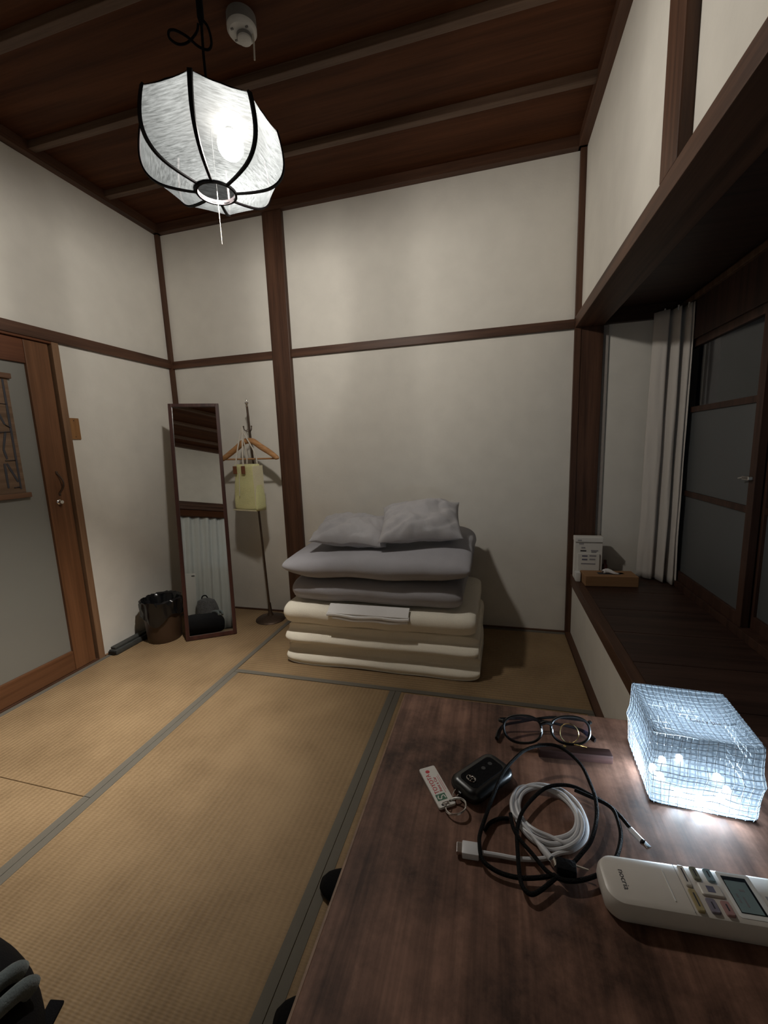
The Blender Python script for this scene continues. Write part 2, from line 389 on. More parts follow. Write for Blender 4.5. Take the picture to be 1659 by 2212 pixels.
# walls
struct('wall_back', MB().box(-.1, XR, 0, .1, -.1, ZC + .05), 'plaster')
wl = MB().box(-.1, 0, -.826, 0, -.1, ZC + .05).box(-.1, 0, YF, -1.76, -.1, ZC + .05).box(-.1, 0, -1.76, -.826, 1.765, ZC + .05)
struct('wall_left', wl, 'plaster')
wr = MB().box(XR, XR + .1, YF, 0, 1.785, ZC + .05).box(XR, XR + .1, YF, 0, -.1, .32).box(XR, XR + .1, YF, -3.0, .32, 1.785)
struct('wall_right', wr, 'plaster')
wf = MB().box(-.1, XR, YF - .1, YF, 1.73, ZC + .05).box(-.1, .10, YF - .1, YF, -.1, 1.73).box(2.55, XR, YF - .1, YF, -.1, 1.73).box(-.1, XR + .1, YF - .24, YF - .2, -.1, 1.9)
struct('wall_front', wf, 'plaster')
struct('wall_alcove', MB().box(XR + .001, 3.25, 0, .1, .2, 1.9).box(XR + .1, 3.25, -3.1, -3.0, .2, 1.9), 'plaster')
# ceiling: boards split by battens
ce = struct('ceiling', MB().box(-.1, XR + .1, YF - .1, .1, ZC + .012, ZC + .06), 'ceilX')
ys = [-.012]; yy = -.407
while yy > YF: ys.append(yy); yy -= .4065
ys.append(YF)
for i in range(len(ys) - 1):
    MB().box(.0, XR, ys[i + 1] + .001, ys[i] - .001, ZC, ZC + .013).build('ceiling_board', 'ceilX', ce)
for y in ys[1:-1]:
    MB().box(.02, XR - .02, y - .0175, y + .0175, ZC - .033, ZC, .003).build('ceiling_batten', 'saobuchi', ce)
# ceiling edge moulding
e = .042
struct('trim_1', MB().box(0, XR, -e, .0, 2.598, ZC, .002), 'postX')
struct('trim_2', MB().box(0, e, YF, 0, 2.598, ZC, .002), 'postY')
struct('trim_3', MB().box(XR - e, XR, YF, 0, 2.598, ZC, .002), 'postY')
struct('trim_4', MB().box(0, XR, YF, YF + e, 2.598, ZC, .002), 'postX')
# corner posts, wide post
struct('trim_5', MB().box(0, .026, -.026, 0, -.05, 2.6), 'postZ')
struct('trim_6', MB().box(XR - .030, XR, -.026, 0, -.05, 2.6), 'postZ')
struct('trim_7', MB().box(.806, .937, -.030, .02, -.05, 2.6, .006), 'postZ')
# wall rails
struct('trim_8', MB().box(.02, .806, -.018, 0, ZN0, ZN1, .002).box(.937, XR - .02, -.018, 0, ZN0, ZN1, .002), 'postX')
struct('trim_9', MB().box(0, .020, YF, -.02, ZN0, ZN1 + .008, .002), 'postY')
struct('trim_10', MB().box(0, XR, YF - .02, YF + .03, 1.735, 1.80, .003).box(.10, 2.55, YF - .16, YF + .02, 1.69, 1.738, .003), 'postX')
# right side: lintel over the alcove, upper post, alcove post, shelf
struct('trim_11', MB().box(XR - .030, XR + .11, YF, -.0, 1.740, 1.797, .003), 'postY')
struct('trim_12', MB().box(XR - .030, XR + .05, -1.312, -1.200, 1.797, 2.6, .004), 'postZ')
struct('trim_13', MB().box(XR - .012, XR + .112, -.022, .03, .372, 1.741, .003), 'postZ')
struct('trim_14', MB().box(XR + .112, XR + .140, -.008, .03, .372, 1.741), plain('grey_paint_strip', (.33, .29, .26, 1), .8))
sh = sroot('trim_15', (XR, -1.5, .30))
MB().box(XR - .012, XR + .03, -3.0, 0, .315, .372, .003).build('shelf_nosing', 'postY', sh)
y = -.0
k = 0
for ya, yb2 in ((-.29, -.0), (-.535, -.29), (-.785, -.535), (-1.03, -.785), (-1.28, -1.03), (-1.53, -1.28), (-1.78, -1.53), (-2.03, -1.78), (-2.28, -2.03), (-2.53, -2.28), (-2.78, -2.53), (-3.0, -2.78)):
    MB().box(XR + .031, 3.135, ya + .0015, yb2 - .0015, .34, .3705, .0015).build('shelf_board', 'shelf', sh)
struct('baseboard_right', MB().box(XR - .030, XR, YF, -.026, -.05, .012), 'postY')
struct('baseboard_back', MB().box(.026, .806, -.012, 0, -.05, .008).box(.937, XR - .03, -.012, 0, -.05, .008), 'postX')
struct('baseboard_left', MB().box(0, .012, -.80, -.026, -.05, .006).box(0, .012, YF, -1.8, -.05, .006), 'jamb')
struct('ceiling_alcove', MB().box(XR + .11, 3.25, -3.05, .05, 1.815, 1.86), 'shelf')
bpy.data.objects['ceiling_alcove'].name = 'trim_16'
struct('trim_17', MB().box(XR + .112, 3.12, -.03, .0, 1.745, 1.815), 'shelf')

# alcove window: sliding wooden sashes
wn = sroot('window_1', (3.16, -1.5, .37))
MB().box(3.115, 3.20, -3.0, 0, .3705, .405, .002).box(3.115, 3.20, -3.0, 0, 1.60, 1.815, .002).build('window_frame', 'sashwood', wn)
MB().box(3.10, 3.118, -3.0, -.02, 1.775, 1.800, .003).build('curtain_rail', 'deskleg', wn)
def sash(x0, x1, ya, yb2):
    st = .040
    q = MB().box(x0, x1, ya, ya + st, .405, 1.60, .002).box(x0, x1, yb2 - st, yb2, .405, 1.60, .002)
    q.box(x0, x1, ya + st, yb2 - st, .405, .455, .002).box(x0, x1, ya + st, yb2 - st, 1.565, 1.60, .002)
    for z in (.862, 1.272): q.box(x0 + .003, x1 - .003, ya + st, yb2 - st, z - .013, z + .013, .002)
    f = q.build('sash', 'sashwood', wn)
    xm = (x0 + x1) / 2
    for z0, z1, mm in ((.453, .851, 'frostwin'), (.873, 1.261, 'frostwin'), (1.283, 1.567, 'glass')):
        MB().box(xm - .002, xm + .002, ya + st - .004, yb2 - st + .004, z0, z1).build('pane', mm, f)
    return f
s1 = sash(3.125, 3.152, -.745, -.01); sash(3.158, 3.185, -1.47, -.715); sash(3.125, 3.152, -2.22, -1.44); sash(3.158, 3.185, -2.98, -2.19)
MB().box(3.108, 3.126, -.735, -.690, .975, .990, .003).tube([(3.112, -.70, .985), (3.112, -.665, .978)], .004, 8).build('latch', 'metal', s1)

# door in the left wall
dr = sroot('door_1', (0, -1.25, 0))
MB().box(-.08, .014, -.842, -.806, 0, 1.742, .002).build('jamb', 'jamb', dr)
MB().box(-.08, .014, -1.79, -1.754, 0, 1.742, .002).build('jamb', 'jamb', dr)
MB().box(-.08, .014, -1.754, -.842, 1.728, 1.765, .002).build('head', 'doordark', dr)
MB().box(-.03, .004, -.972, -.856, .008, 1.724, .003).build('stile', 'doorZ', dr)
MB().box(-.03, .004, -1.75, -1.634, .008, 1.724, .003).build('stile', 'doorZ', dr)
MB().box(-.028, .002, -1.634, -.972, 1.612, 1.724, .003).build('top_rail', 'doordark', dr)
MB().box(-.028, .002, -1.634, -.972, .008, .118, .003).build('bottom_rail', 'doorY', dr)
MB().box(-.018, -.012, -1.64, -.968, .112, 1.617).build('pane', 'frost', dr)
ph = [Vector((.004 + .022 * sin(pi * i / 12), -.912 + .012 * sin(pi * i / 12), 1.075 - .105 * i / 12)) for i in range(13)]
h = MB().tube(ph, .0045, 8)
h.box(.003, .008, -.918, -.906, 1.07, 1.085, .002).box(.003, .008, -.918, -.906, .958, .974, .002).build('pull_handle', 'iron', dr, True)
MB().lathe([(.013, 0), (.013, .003), (.008, .006), (.007, .016), (.010, .018), (.009, .022)], n=16).xf(Matrix.Translation((.004, -.922, .925)) @ Matrix.Rotation(pi / 2, 4, 'Y')).build('lock_knob', 'metal', dr, True)
struct('trim_18', MB().box(-.03, .012, -1.80, -.842, -.05, .006), 'postY')
# dark passage behind the glass
MB().box(-.5, -.45, -1.9, -.7, 0, 2).build('wall_passage', 'ceilZ')['kind'] = 'structure'

# ================================================================== THINGS ON THE LEFT
# woven panel hanging on the door glass
nr = thing('woven_panel', 'brown woven hanging panel with dark stroke pattern on the door glass', 'wall hanging', (.0, -1.14, .97))
MB().box(-.011, -.007, -1.232, -1.062, .985, 1.535).build('cloth', 'noren', nr)
MB().box(-.011, .006, -1.24, -1.050, 1.528, 1.552, .003).build('rod', 'cane', nr)
MB().box(-.011, .006, -1.246, -1.046, .968, .992, .003).build('rod', 'cane', nr)
stk = [((-1.083, 1.525), (-1.083, 1.01)), ((-1.21, 1.525), (-1.21, 1.01)), ((-1.083, 1.41), (-1.23, 1.415)), ((-1.083, 1.283), (-1.23, 1.268)), ((-1.083, 1.150), (-1.13, 1.148)),
       ((-1.135, 1.40), (-1.105, 1.315)), ((-1.105, 1.315), (-1.083, 1.30)), ((-1.108, 1.283), (-1.128, 1.20)), ((-1.128, 1.20), (-1.120, 1.155)), ((-1.125, 1.135), (-1.090, 1.045)), ((-1.083, 1.022), (-1.112, 1.020)), ((-1.135, 1.135), (-1.135, 1.02)), ((-1.15, 1.40), (-1.19, 1.30)), ((-1.17, 1.24), (-1.20, 1.15)), ((-1.16, 1.12), (-1.19, 1.03))]
for a, c in stk:
    d = Vector((0, c[0] - a[0], c[1] - a[1])); m_ = [Vector((-.0058, a[0], a[1])) + d * t for t in (0, .33, .66, 1)]
    MB().tube(m_, [.005, .006, .0055, .0045], 6, flat=.25).build('dark_stroke', 'ink', nr)
# wall plate
sp = thing('switch_plate', 'blank wooden switch plate on the wall beside the door jamb', 'switch plate', (0, -.778, 1.305))
MB().box(0.0, .007, -.809, -.749, 1.248, 1.362, .003).build('plate', 'plate', sp)
for z in (1.262, 1.348): MB().lathe([(.003, 0), (.0025, .001)], n=10).xf(Matrix.Translation((.007, -.779, z)) @ Matrix.Rotation(pi / 2, 4, 'Y')).build('screw', 'iron', sp)
# long flat case on the floor
lc = thing('folded_case', 'long dark grey flat case lying along the base of left wall', 'case', (.045, -.66, 0))
MB().box(.018, .075, -.785, -.44, .002, .030, .006).build('lower_half', 'greycase', lc, True)
MB().box(.022, .060, -.775, -.45, .0305, .044, .005).build('upper_half', 'greycase', lc, True)
MB().box(.020, .068, -.792, -.785, .006, .024, .003).build('end_cap', 'black', lc, True)
# waste bin with black bag
bx, by = .184, -.530
wb = thing('waste_bin', 'round brown waste bin lined with a crumpled black bag', 'waste bin', (bx, by, 0))
MB().lathe([(.0, .004), (.090, .004), (.094, .0), (.098, .01), (.104, .15), (.108, .245), (.111, .25), (.106, .25), (.100, .15), (.093, .02), (0, .018)], (bx, by, 0), 36, caps=False).build('pail', 'bin', wb, True)
rings = []
prof = [(.055, .12), (.085, .20), (.099, .247), (.105, .262), (.114, .270), (.119, .262), (.119, .235), (.117, .20), (.118, .165)]
for i, (r, z) in enumerate(prof):
    rg = []
    for k in range(72):
        a = 2 * pi * k / 72
        hang = 1.0
        if i >= 6: hang = (.75 + .75 * max(0, cos(a - 5.1)) ** 6 + .55 * max(0, cos(a - 3.3)) ** 4 + .35 * max(0, cos(a - .6)) ** 4)
        zz = z if i < 6 else .262 - (.262 - z) * hang
        cr = .006 * noise.noise(Vector((cos(a) * 9, sin(a) * 9, i * 1.7))) + .004 * noise.noise(Vector((cos(a) * 25, sin(a) * 25, i * 2.3)))
        rr = r + cr * 1.2 + (.012 * noise.noise(Vector((cos(a) * 5, sin(a) * 5, i * .9))) if i >= 4 else .01 * noise.noise(Vector((a * 4, i, 1))))
        if i >= 5: rr = max(rr, .1125)
        rg.append(Vector((bx + rr * cos(a), by + rr * sin(a), zz + cr * .9)))
    rings.append(rg)
MB().loft(rings, True, False).build('bag_liner', 'binbag', wb, True)

# floor mirror
Pm = Vector((.3636, -.5594, 0)); em = Vector((.8503, .5263, 0)).normalized(); tl = .19
nb = Vector((-em.y, em.x, 0))
mr = thing('floor_mirror', 'tall narrow standing mirror in dark wooden frame, leaning back by the corner', 'mirror', Pm, None, (0, 0, 0))
tz = nb * sin(tl) + Vector((0, 0, 1)) * cos(tl); yv = tz.cross(em)      # local x along width, z up the glass, y backwards
mr.matrix_world = Matrix.Translation(Pm + Vector((0, 0, .0))) @ Matrix((em, yv, tz)).transposed().to_4x4()
W, H, fwid, th = .298, 1.492, .021, .022
MB().box(0, fwid, 0, th, .004, H, .002).build('frame_side', 'mirrorframe', mr)
MB().box(W - fwid, W, 0, th, .004, H, .002).build('frame_side', 'mirrorframe', mr)
MB().box(fwid, W - fwid, 0, th, H - fwid, H, .002).build('frame_top', 'mirrorframe', mr)
MB().box(fwid, W - fwid, 0, th, .004, .004 + fwid + .004, .002).build('frame_bottom', 'mirrorframe', mr)
MB().box(fwid - .003, W - fwid + .003, .008, .012, fwid, H - fwid + .002).build('glass', 'mirror', mr)
MB().box(fwid - .003, W - fwid + .003, .0125, .018, fwid, H - fwid).build('back_panel', 'mirrorframe', mr)
a_ = radians(24)
MB().box(.04, .065, 0, .012, -.02, .80).box(W - .065, W - .04, 0, .012, -.02, .80).box(.065, W - .065, 0, .012, .14, .165).xf(Matrix.Translation((0, .042, .86)) @ Matrix.Rotation(-(pi - a_ - .0), 4, 'X')).build('easel_leg', 'mirrorframe', mr)

# coat stand
pb = Vector((.712, -.148, 0)); pt_ = Vector((.657, -.132, 1.452))
cs = thing('coat_stand', 'slim dark metal coat stand with round base between mirror and post', 'coat stand', pb)
MB().lathe([(0, .0), (.098, .0), (.100, .004), (.092, .012), (.050, .022), (.022, .032), (.014, .05), (.010, .10), (.008, .12), (0, .12)], pb, 40, caps=False).build('base', 'iron', cs, True)
MB().tube([pb + Vector((0, 0, .03)), pb.lerp(pt_, .5), pt_], .0068, 10).build('pole', 'iron', cs, True)
hk = pb.lerp(pt_, .93)
MB().lathe([(.004, -.02), (.010, -.012), (.006, -.004), (.013, .004), (.013, .010), (.004, .014), (.003, .030), (.0005, .034)], pt_, 16).build('finial', 'metal', cs, True)
hz = pb.lerp(pt_, .885)
for s, nm in ((-1, 'hook'), (1, 'hook')):
    p0 = hz + Vector((0, 0, .0)); d = Vector((s * .8, -.6, 0))
    MB().tube(spline([p0, p0 + d * .014 + Vector((0, 0, -.006)), p0 + d * .032 + Vector((0, 0, .004)), p0 + d * .036 + Vector((0, 0, .022))], 5), .0028, 8).ball(p0 + d * .036 + Vector((0, 0, .024)), .005, 10, 6).build(nm, 'iron', cs, True)
# hanger
hc = Vector((.668, -.165, 1.20))
hg = thing('coat_hanger', 'pale wooden coat hanger on the coat stand behind the tote bag', 'hanger', hc)
def wing(s):
    pts = [(0, 0, .018), (.035, 0, .012), (.085, 0, -.022), (.145, 0, -.060), (.195, -.01, -.093), (.203, -.012, -.104)]
    P = spline([(hc.x + s * a, hc.y + b2 * 1.0, hc.z + c) for a, b2, c in pts], 5); n = len(P)
    return MB().tube(P, [.011 + .007 * sin(pi * min(1, .25 + .75 * i / n)) for i in range(n)], 10, flat=1.1)
wing(-1).build('shoulder', 'lightwood', hg, True); wing(1).build('shoulder', 'lightwood', hg, True)
MB().tube([(hc.x - .187, hc.y, hc.z - .097), (hc.x + .187, hc.y, hc.z - .100)], .0055, 10).build('trouser_bar', 'lightwood', hg, True)
MB().tube(spline([(hc.x, hc.y, hc.z + .02), (hc.x, hc.y, hc.z + .055), (hc.x - .016, hc.y + .01, hc.z + .078), (hc.x - .008, hc.y + .03, hc.z + .098), (hc.x + .010, hc.y + .034, hc.z + .088)], 6), .002, 8).build('hook', 'metal', hg, True)

# tote bag
tb = thing('tote_bag', 'pale green canvas tote with rope handles and brown leather tabs on the coat stand', 'bag', (.665, -.205, .775), None, (0, 0, radians(-14)))
def bagbody():
    rings = []
    w_, d_, hh = .100, .042, .295
    for i in range(15):
        t = i / 14; z = hh * t
        ww = w_ * (1.02 - .10 * t) + .004 * sin(6 * t); dd = d_ * (1.25 - .55 * t)
        if i == 0: ww *= .97; dd *= .9
        rg = []
        for k in range(40):
            a = 2 * pi * k / 40; c, s_ = cos(a), sin(a)
            x = ww * math.copysign(abs(c) ** .28, c); y_ = dd * math.copysign(abs(s_) ** .35, s_)
            wr_ = .004 * noise.noise(Vector((x * 20, y_ * 20, z * 16))) + .002 * noise.noise(Vector((x * 60, y_ * 50, z * 60)))
            rg.append(Vector((x + .02 * (1 - t) * .3, y_ - wr_ * 1.2, z + (.003 * sin(k) if 0 < i < 14 else 0))))
        rings.append(rg)
    return MB().loft(rings, True, True)
bagbody().build('body', 'tote', tb, 'all')
MB().box(-.0965, .1075, -.0545, -.0515, .0, .008, .001).build('bottom_seam', 'toteside', tb)
MB().box(.094, .0985, -.045, .040, .03, .285, .002).build('side_panel', 'toteside', tb)
apx = Vector((-.028, .012, .525))
for yy_, offs in ((-.036, (-.062, .012)), (.034, (-.035, .062))):
    for k, xx in enumerate(offs):
        if yy_ < 0:
            MB().box(xx - .016, xx + .016, yy_ - .010, yy_ - .004, .235, .285, .002).build('leather_tab', 'leather', tb)
    P = spline([(offs[0], yy_ - .004, .255), (offs[0] + .014, yy_ * .8, .36), (apx.x - .006, yy_ * .1 + apx.y * .8, .50), (apx.x, apx.y, .527), (apx.x + .007, yy_ * .1 + apx.y * .8, .50), (offs[1] - .008, yy_ * .8, .36), (offs[1], yy_ - .004, .255)], 8)
    MB().tube(P, .0042, 8).build('rope_handle', 'rope', tb, True)
MB().tube(spline([(-.02, -.048, .24), (-.024, -.052, .16), (-.028, -.054, .095)], 5), .002, 6).build('drawstring', 'rope', tb, True)

# ================================================================== BEDDING
def catm(ctrl, k=4):
    return spline([(0, a, b2) for a, b2 in ctrl], k, True)
def slab(x0, x1, sec, nv=44, q=5, edge=.06, taperz=.35, amp=.008, freq=5, seed=0, sag=0.0, xshift=None, corner=0.0):
    """sec: closed (y,z) outline swept along x; the ends close rounded"""
    C = catm(sec); cy_ = sum(p.y for p in C) / len(C); cz_ = sum(p.z for p in C) / len(C)
    rings = []
    for i in range(nv + 1):
        v = -cos(pi * i / nv); x = (x0 + x1) / 2 + v * (x1 - x0) / 2
        g = (max(0, 1 - abs(v) ** (1 / edge))) ** .5; g = max(g, .02)
        fy = 1 - .10 * (1 - g); fz = taperz + (1 - taperz) * g
        if i in (0, nv): fy *= .95; fz *= .6
        rg = []
        for p in C:
            yy2 = cy_ + (p.y - cy_) * fy; zz = cz_ + (p.z - cz_) * fz
            q_ = Vector((x * freq, yy2 * freq, zz * freq + seed * 7.3))
            n1 = noise.noise(q_) * amp; n2 = noise.noise(q_ * 3.1) * amp * .35
            zz += (n1 + n2) * .8 + sag * (1 - v * v); yy2 += (n1 * .9 - n2) * .9
            xx = x + (noise.noise(Vector((yy2 * 9, zz * 9, seed))) * .012 if abs(v) > .9 else 0)
            rg.append(Vector((xx, yy2, zz)))
        rings.append(rg)
    return rings
def settle(rings, zmin):
    for r in rings:
        for p in r: p.z = max(p.z, zmin)
    return rings
def soft(rings): return MB().loft(rings, True, True)
G1 = 'folded bedding stacked on the tatami'
def limit(rings, zmax, zmin):
    for r_ in rings:
        for p in r_: p.z = min(max(p.z, zmin), zmax)
    return rings
r = slab(1.102, 2.140, [(-.630, .004), (-.660, .010), (-.668, .032), (-.648, .054), (-.624, .062), (-.620, .095), (-.600, .114), (-.30, .116), (-.06, .112), (-.05, .05), (-.06, .004), (-.30, .002)], amp=.005, taperz=.5, seed=1)
tag(soft(limit(r, .1165, .0015)).build('futon_mattress', 'white', None, 'all', (1.62, -.35, 0)), 'cream futon mattress at the very bottom of the bedding stack', 'mattress', G1)
r = slab(1.108, 2.138, [(-.626, .128), (-.658, .120), (-.672, .142), (-.652, .168), (-.624, .176), (-.618, .205), (-.595, .219), (-.30, .221), (-.06, .215), (-.05, .16), (-.06, .120), (-.30, .119)], amp=.005, taperz=.5, seed=2)
tag(soft(limit(r, .2225, .1185)).build('futon_mattress', 'white', None, 'all', (1.62, -.35, .118)), 'cream futon mattress with overhanging front lip, second from the floor', 'mattress', G1)
r = slab(1.108, 2.126, [(-.612, .228), (-.655, .240), (-.674, .285), (-.648, .325), (-.55, .340), (-.30, .345), (-.06, .338), (-.045, .28), (-.06, .228), (-.30, .225)], amp=.007, taperz=.6, seed=3)
tag(soft(limit(r, .3465, .2245)).build('futon_mattress', 'white', None, 'all', (1.62, -.35, .224)), 'thickest cream futon mattress, directly under the lower grey quilt', 'mattress', G1)
# folded sheet between
fs = thing('folded_sheet', 'white folded sheet draped over the front under the lower grey quilt', 'sheet', (1.585, -.66, .30))
for k, (z0, z1, yo, xa, xb) in enumerate(((.300, .316, -.694, 1.372, 1.802), (.282, .298, -.690, 1.402, 1.795))):
    rings = []; n = 16
    for i in range(n + 1):
        x = xa + (xb - xa) * i / n; wv = .0035 * sin(i * .8 + k) - .004 * sin(pi * i / n)
        yo2 = -.679; a_, b_ = z0 + wv, z1 + wv
        rings.append([Vector((x, yo, a_ + .002)), Vector((x, yo - .002, (a_ + b_) / 2)), Vector((x, yo, b_ - .002)), Vector((x, yo + .006, b_)), Vector((x, yo2, b_ + .002)), Vector((x, yo2, a_))])
    MB().loft(rings, True, True).build('sheet_fold', 'sheet', fs, True)
MB().loft([[Vector((x, -.6795, .300)), Vector((x, -.690, .3185)), Vector((x, -.665, .3395)), Vector((x, -.640, .351)), Vector((x, -.640, .349)), Vector((x, -.667, .336)), Vector((x, -.685, .3165))] for x in (1.376, 1.5, 1.65, 1.798)]).build('sheet_flap', 'sheet', fs, True)
r = limit(slab(1.150, 2.055, [(-.590, .353), (-.628, .368), (-.648, .408), (-.628, .448), (-.55, .470), (-.30, .476), (-.08, .468), (-.06, .41), (-.08, .355), (-.30, .352)], amp=.008, taperz=.5, seed=4, edge=.09), .4775, .3515)
tag(soft(r).build('quilt', 'greyfab', None, 'all', (1.6, -.35, .35)), 'lower grey quilt, the flatter one folded on the cream futons', 'quilt', G1)
def q2rings():
    rr = slab(1.118, 2.095, [(-.560, .486), (-.640, .500), (-.680, .542), (-.655, .592), (-.560, .618), (-.36, .632), (-.14, .640), (-.07, .60), (-.07, .52), (-.25, .486)], amp=.011, taperz=.24, seed=5, edge=.15)
    for ring in rr:
        for p in ring:
            u = (p.x - 1.118) / .977
            p.z += max(0, u - .55) * .13 * max(0, min(1, (p.z - .52) / .12)) * min(1, max(0, (p.y + .62) / .2))
            p.z += -.012 * (1 - u) + .012 * u * 0
    return rr
tag(soft(settle(q2rings(), .4795)).build('quilt', 'greyfab', None, 'all', (1.6, -.35, .48)), 'upper grey quilt, the plump one right under both pillows', 'quilt', G1)
def pillow(w_, d_, t_, seed, flap=0.0, nu=40, nv=30):
    mb = MB(); top = []; bot = []
    for j in range(nv + 1):
        v = -1 + 2 * j / nv
        rt_, rb_ = [], []
        for i in range(nu + 1):
            u = -1 + 2 * i / nu
            px = u * w_ / 2 * (1 - .07 * (1 - v * v) * abs(u) ** 3); py = v * d_ / 2 * (1 - .08 * (1 - u * u) * abs(v) ** 3)
            prof_ = (max(0, 1 - abs(u) ** 2.6) * max(0, 1 - abs(v) ** 2.6)) ** .52
            wr_ = noise.noise(Vector((u * 2.6 + seed, v * 2.6, seed * 3))) * .014 + noise.noise(Vector((u * 7 + v * 5, v * 2.2 - u * 2, seed))) * .009 - .016 * max(0, 1 - abs(noise.noise(Vector((u * 1.6 - v * 2.6 + seed, v * .9 + u * .5, seed * 2)))) * 9)
            edgez = .012 * noise.noise(Vector((u * 3, v * 3, seed + 9))) + flap * max(0, -v - .55) * (1 + u * .5)
            zt = edgez + t_ * .62 * prof_ + wr_ * prof_ ** .5; zb = edgez - t_ * .38 * prof_ + wr_ * .3 * prof_
            rt_.append(Vector((px, py, zt))); rb_.append(Vector((px, py, zb - .0015)))
        top.append(rt_); bot.append(rb_)
    mb.loft(top, False, False); mb.loft(bot, False, False)
    n = nu + 1; m_ = nv + 1; o = n * m_
    bd = [i for i in range(n)] + [j * n + n - 1 for j in range(1, m_)] + [(m_ - 1) * n + i for i in range(n - 2, -1, -1)] + [j * n for j in range(m_ - 2, 0, -1)]
    for k in range(len(bd)):
        a, b2 = bd[k], bd[(k + 1) % len(bd)]; mb.f.append((a, b2, b2 + o, a + o))
    return mb
G2 = 'grey pillows on top of the bedding'
p1 = pillow(.42, .33, .125, 1.3).xf(Matrix.Translation((1.448, -.425, .693)) @ Matrix.Rotation(radians(5), 4, 'Z') @ Matrix.Rotation(radians(4), 4, 'Y') @ Matrix.Rotation(radians(13), 4, 'X'))
tag(p1.build('pillow', 'pillowfab', None, 'all', (1.475, -.385, .66)), 'left grey pillow, lying flatter and partly under the other pillow', 'pillow', G2)
p2 = pillow(.43, .34, .14, 4.1).xf(Matrix.Translation((1.822, -.415, .747)) @ Matrix.Rotation(radians(7), 4, 'Z') @ Matrix.Rotation(radians(-3), 4, 'Y') @ Matrix.Rotation(radians(24), 4, 'X'))
tag(p2.build('pillow', 'pillowfab', None, 'all', (1.825, -.36, .66)), 'right grey pillow, higher and creased, tilted onto the other pillow', 'pillow', G2)

# ================================================================== CEILING LANTERN
lx, ly = 1.3051, -1.22
ln = thing('pendant_lantern', 'eight sided white woven pendant lantern hanging from the ceiling, lit', 'pendant lamp', (lx, ly, 2.0))
prof = [(.210, 2.194), (.2175, 2.165), (.2235, 2.130), (.2255, 2.098), (.2215, 2.072), (.211, 2.050), (.192, 2.031), (.165, 2.018), (.130, 2.010), (.095, 2.005), (.062, 2.002)]
PS = spline([(r, 0, z) for r, z in prof], 3)
a0 = -1.1747
for k in range(8):
    q = MB(); uv = []; nx = 8
    for i, p in enumerate(PS):
        c0 = Vector((lx + p.x * cos(a0 + k * pi / 4), ly + p.x * sin(a0 + k * pi / 4), p.z)); c1 = Vector((lx + p.x * cos(a0 + (k + 1) * pi / 4), ly + p.x * sin(a0 + (k + 1) * pi / 4), p.z))
        for j in range(nx + 1):
            t = j / nx; pp = c0.lerp(c1, t)
            sag = .003 * sin(pi * t) * (p.x / .225)
            inn = Vector((lx - pp.x, ly - pp.y, 0)).normalized(); q.v.append(pp + inn * sag + (Vector((0, 0, -.002 * sin(pi * t))) if i == 0 else Vector()))
            uv.append((t + k * 1.37, i / len(PS) + k * .61))
    n = nx + 1
    for i in range(len(PS) - 1):
        for j in range(nx): q.f.append((i * n + j, i * n + j + 1, (i + 1) * n + j + 1, (i + 1) * n + j))
    q.build('shade_panel', 'shade', ln, 'all', uv=uv)
    aa = a0 + k * pi / 4; rad = Vector((cos(aa), sin(aa), 0)); tg_ = Vector((-sin(aa), cos(aa), 0)); rr_ = []
    for i, p in enumerate(PS):
        d_ = PS[min(i + 1, len(PS) - 1)] - PS[max(i - 1, 0)]; nn_ = Vector((-d_.z, 0, d_.x)).normalized(); nn_ = rad * nn_.x + Vector((0, 0, nn_.z))
        hw_ = .0082 - .0034 * i / (len(PS) - 1); c_ = Vector((lx, ly, p.z)) + rad * p.x
        rr_.append([c_ + tg_ * hw_ - nn_ * .0015, c_ + tg_ * hw_ * .8 + nn_ * .004, c_ - tg_ * hw_ * .8 + nn_ * .004, c_ - tg_ * hw_ - nn_ * .0015])
    MB().loft(rr_).build('rib', 'ribwood', ln, True)
MB().lathe([(.0585, 1.996), (.0655, 1.996), (.0655, 2.010), (.0585, 2.010), (.0585, 1.996)], (lx, ly, 0), 40, caps=False).build('bottom_ring', 'ribwood', ln, True)
MB().lathe([(.0, 2.1885), (.195, 2.1865), (.196, 2.190), (.0, 2.194)], (lx, ly, 0), 40, caps=False).tube([(lx, ly, 2.19), (lx, ly, 2.25)], .016, 12).build('light_block_plate', 'dullblack', ln, True)  # black disc added above the bulb to block light to ceiling and upper walls
for k in range(4):
    a = a0 + k * pi / 2
    MB().tube([(lx + .19 * cos(a), ly + .19 * sin(a), 2.190), (lx + .208 * cos(a), ly + .208 * sin(a), 2.190)], .002, 6).build('spoke', 'mirrorframe', ln)
bx_, by_ = lx + .058, ly + .016
MB().tube([(bx_, by_, 2.1875), (bx_, by_, 2.176)], .013, 12).build('socket', 'dullblack', ln)
so_ = bpy.data.objects['socket']
MB().ball((bx_, by_, 2.139), (.041, .041, .042), 16, 10).build('bulb', 'bulb', so_, 'all')
MB().tube([(lx, ly, 2.25), (lx - .002, ly, 2.40), (lx + .002, ly, 2.52), (lx, ly, 2.65)], .0042, 8).build('cord', 'blackmatte', ln, True)
MB().tube([(lx - .003, ly + .004, 2.48), (lx - .003, ly + .004, 2.50), (lx - .003, ly + .004, 2.55), (lx, ly, 2.57)], [.005, .0105, .0105, .005], 10).build('cord_wrap', 'blackmatte', ln, True)
lp = [(1.2905, 2.485), (1.2752, 2.4706), (1.2374, 2.4559), (1.2038, 2.456), (1.1805, 2.4719), (1.1876, 2.4824), (1.2122, 2.4763), (1.2509, 2.4525), (1.2832, 2.4245), (1.3121, 2.4154), (1.3239, 2.4346), (1.319, 2.4735), (1.3049, 2.4909)]
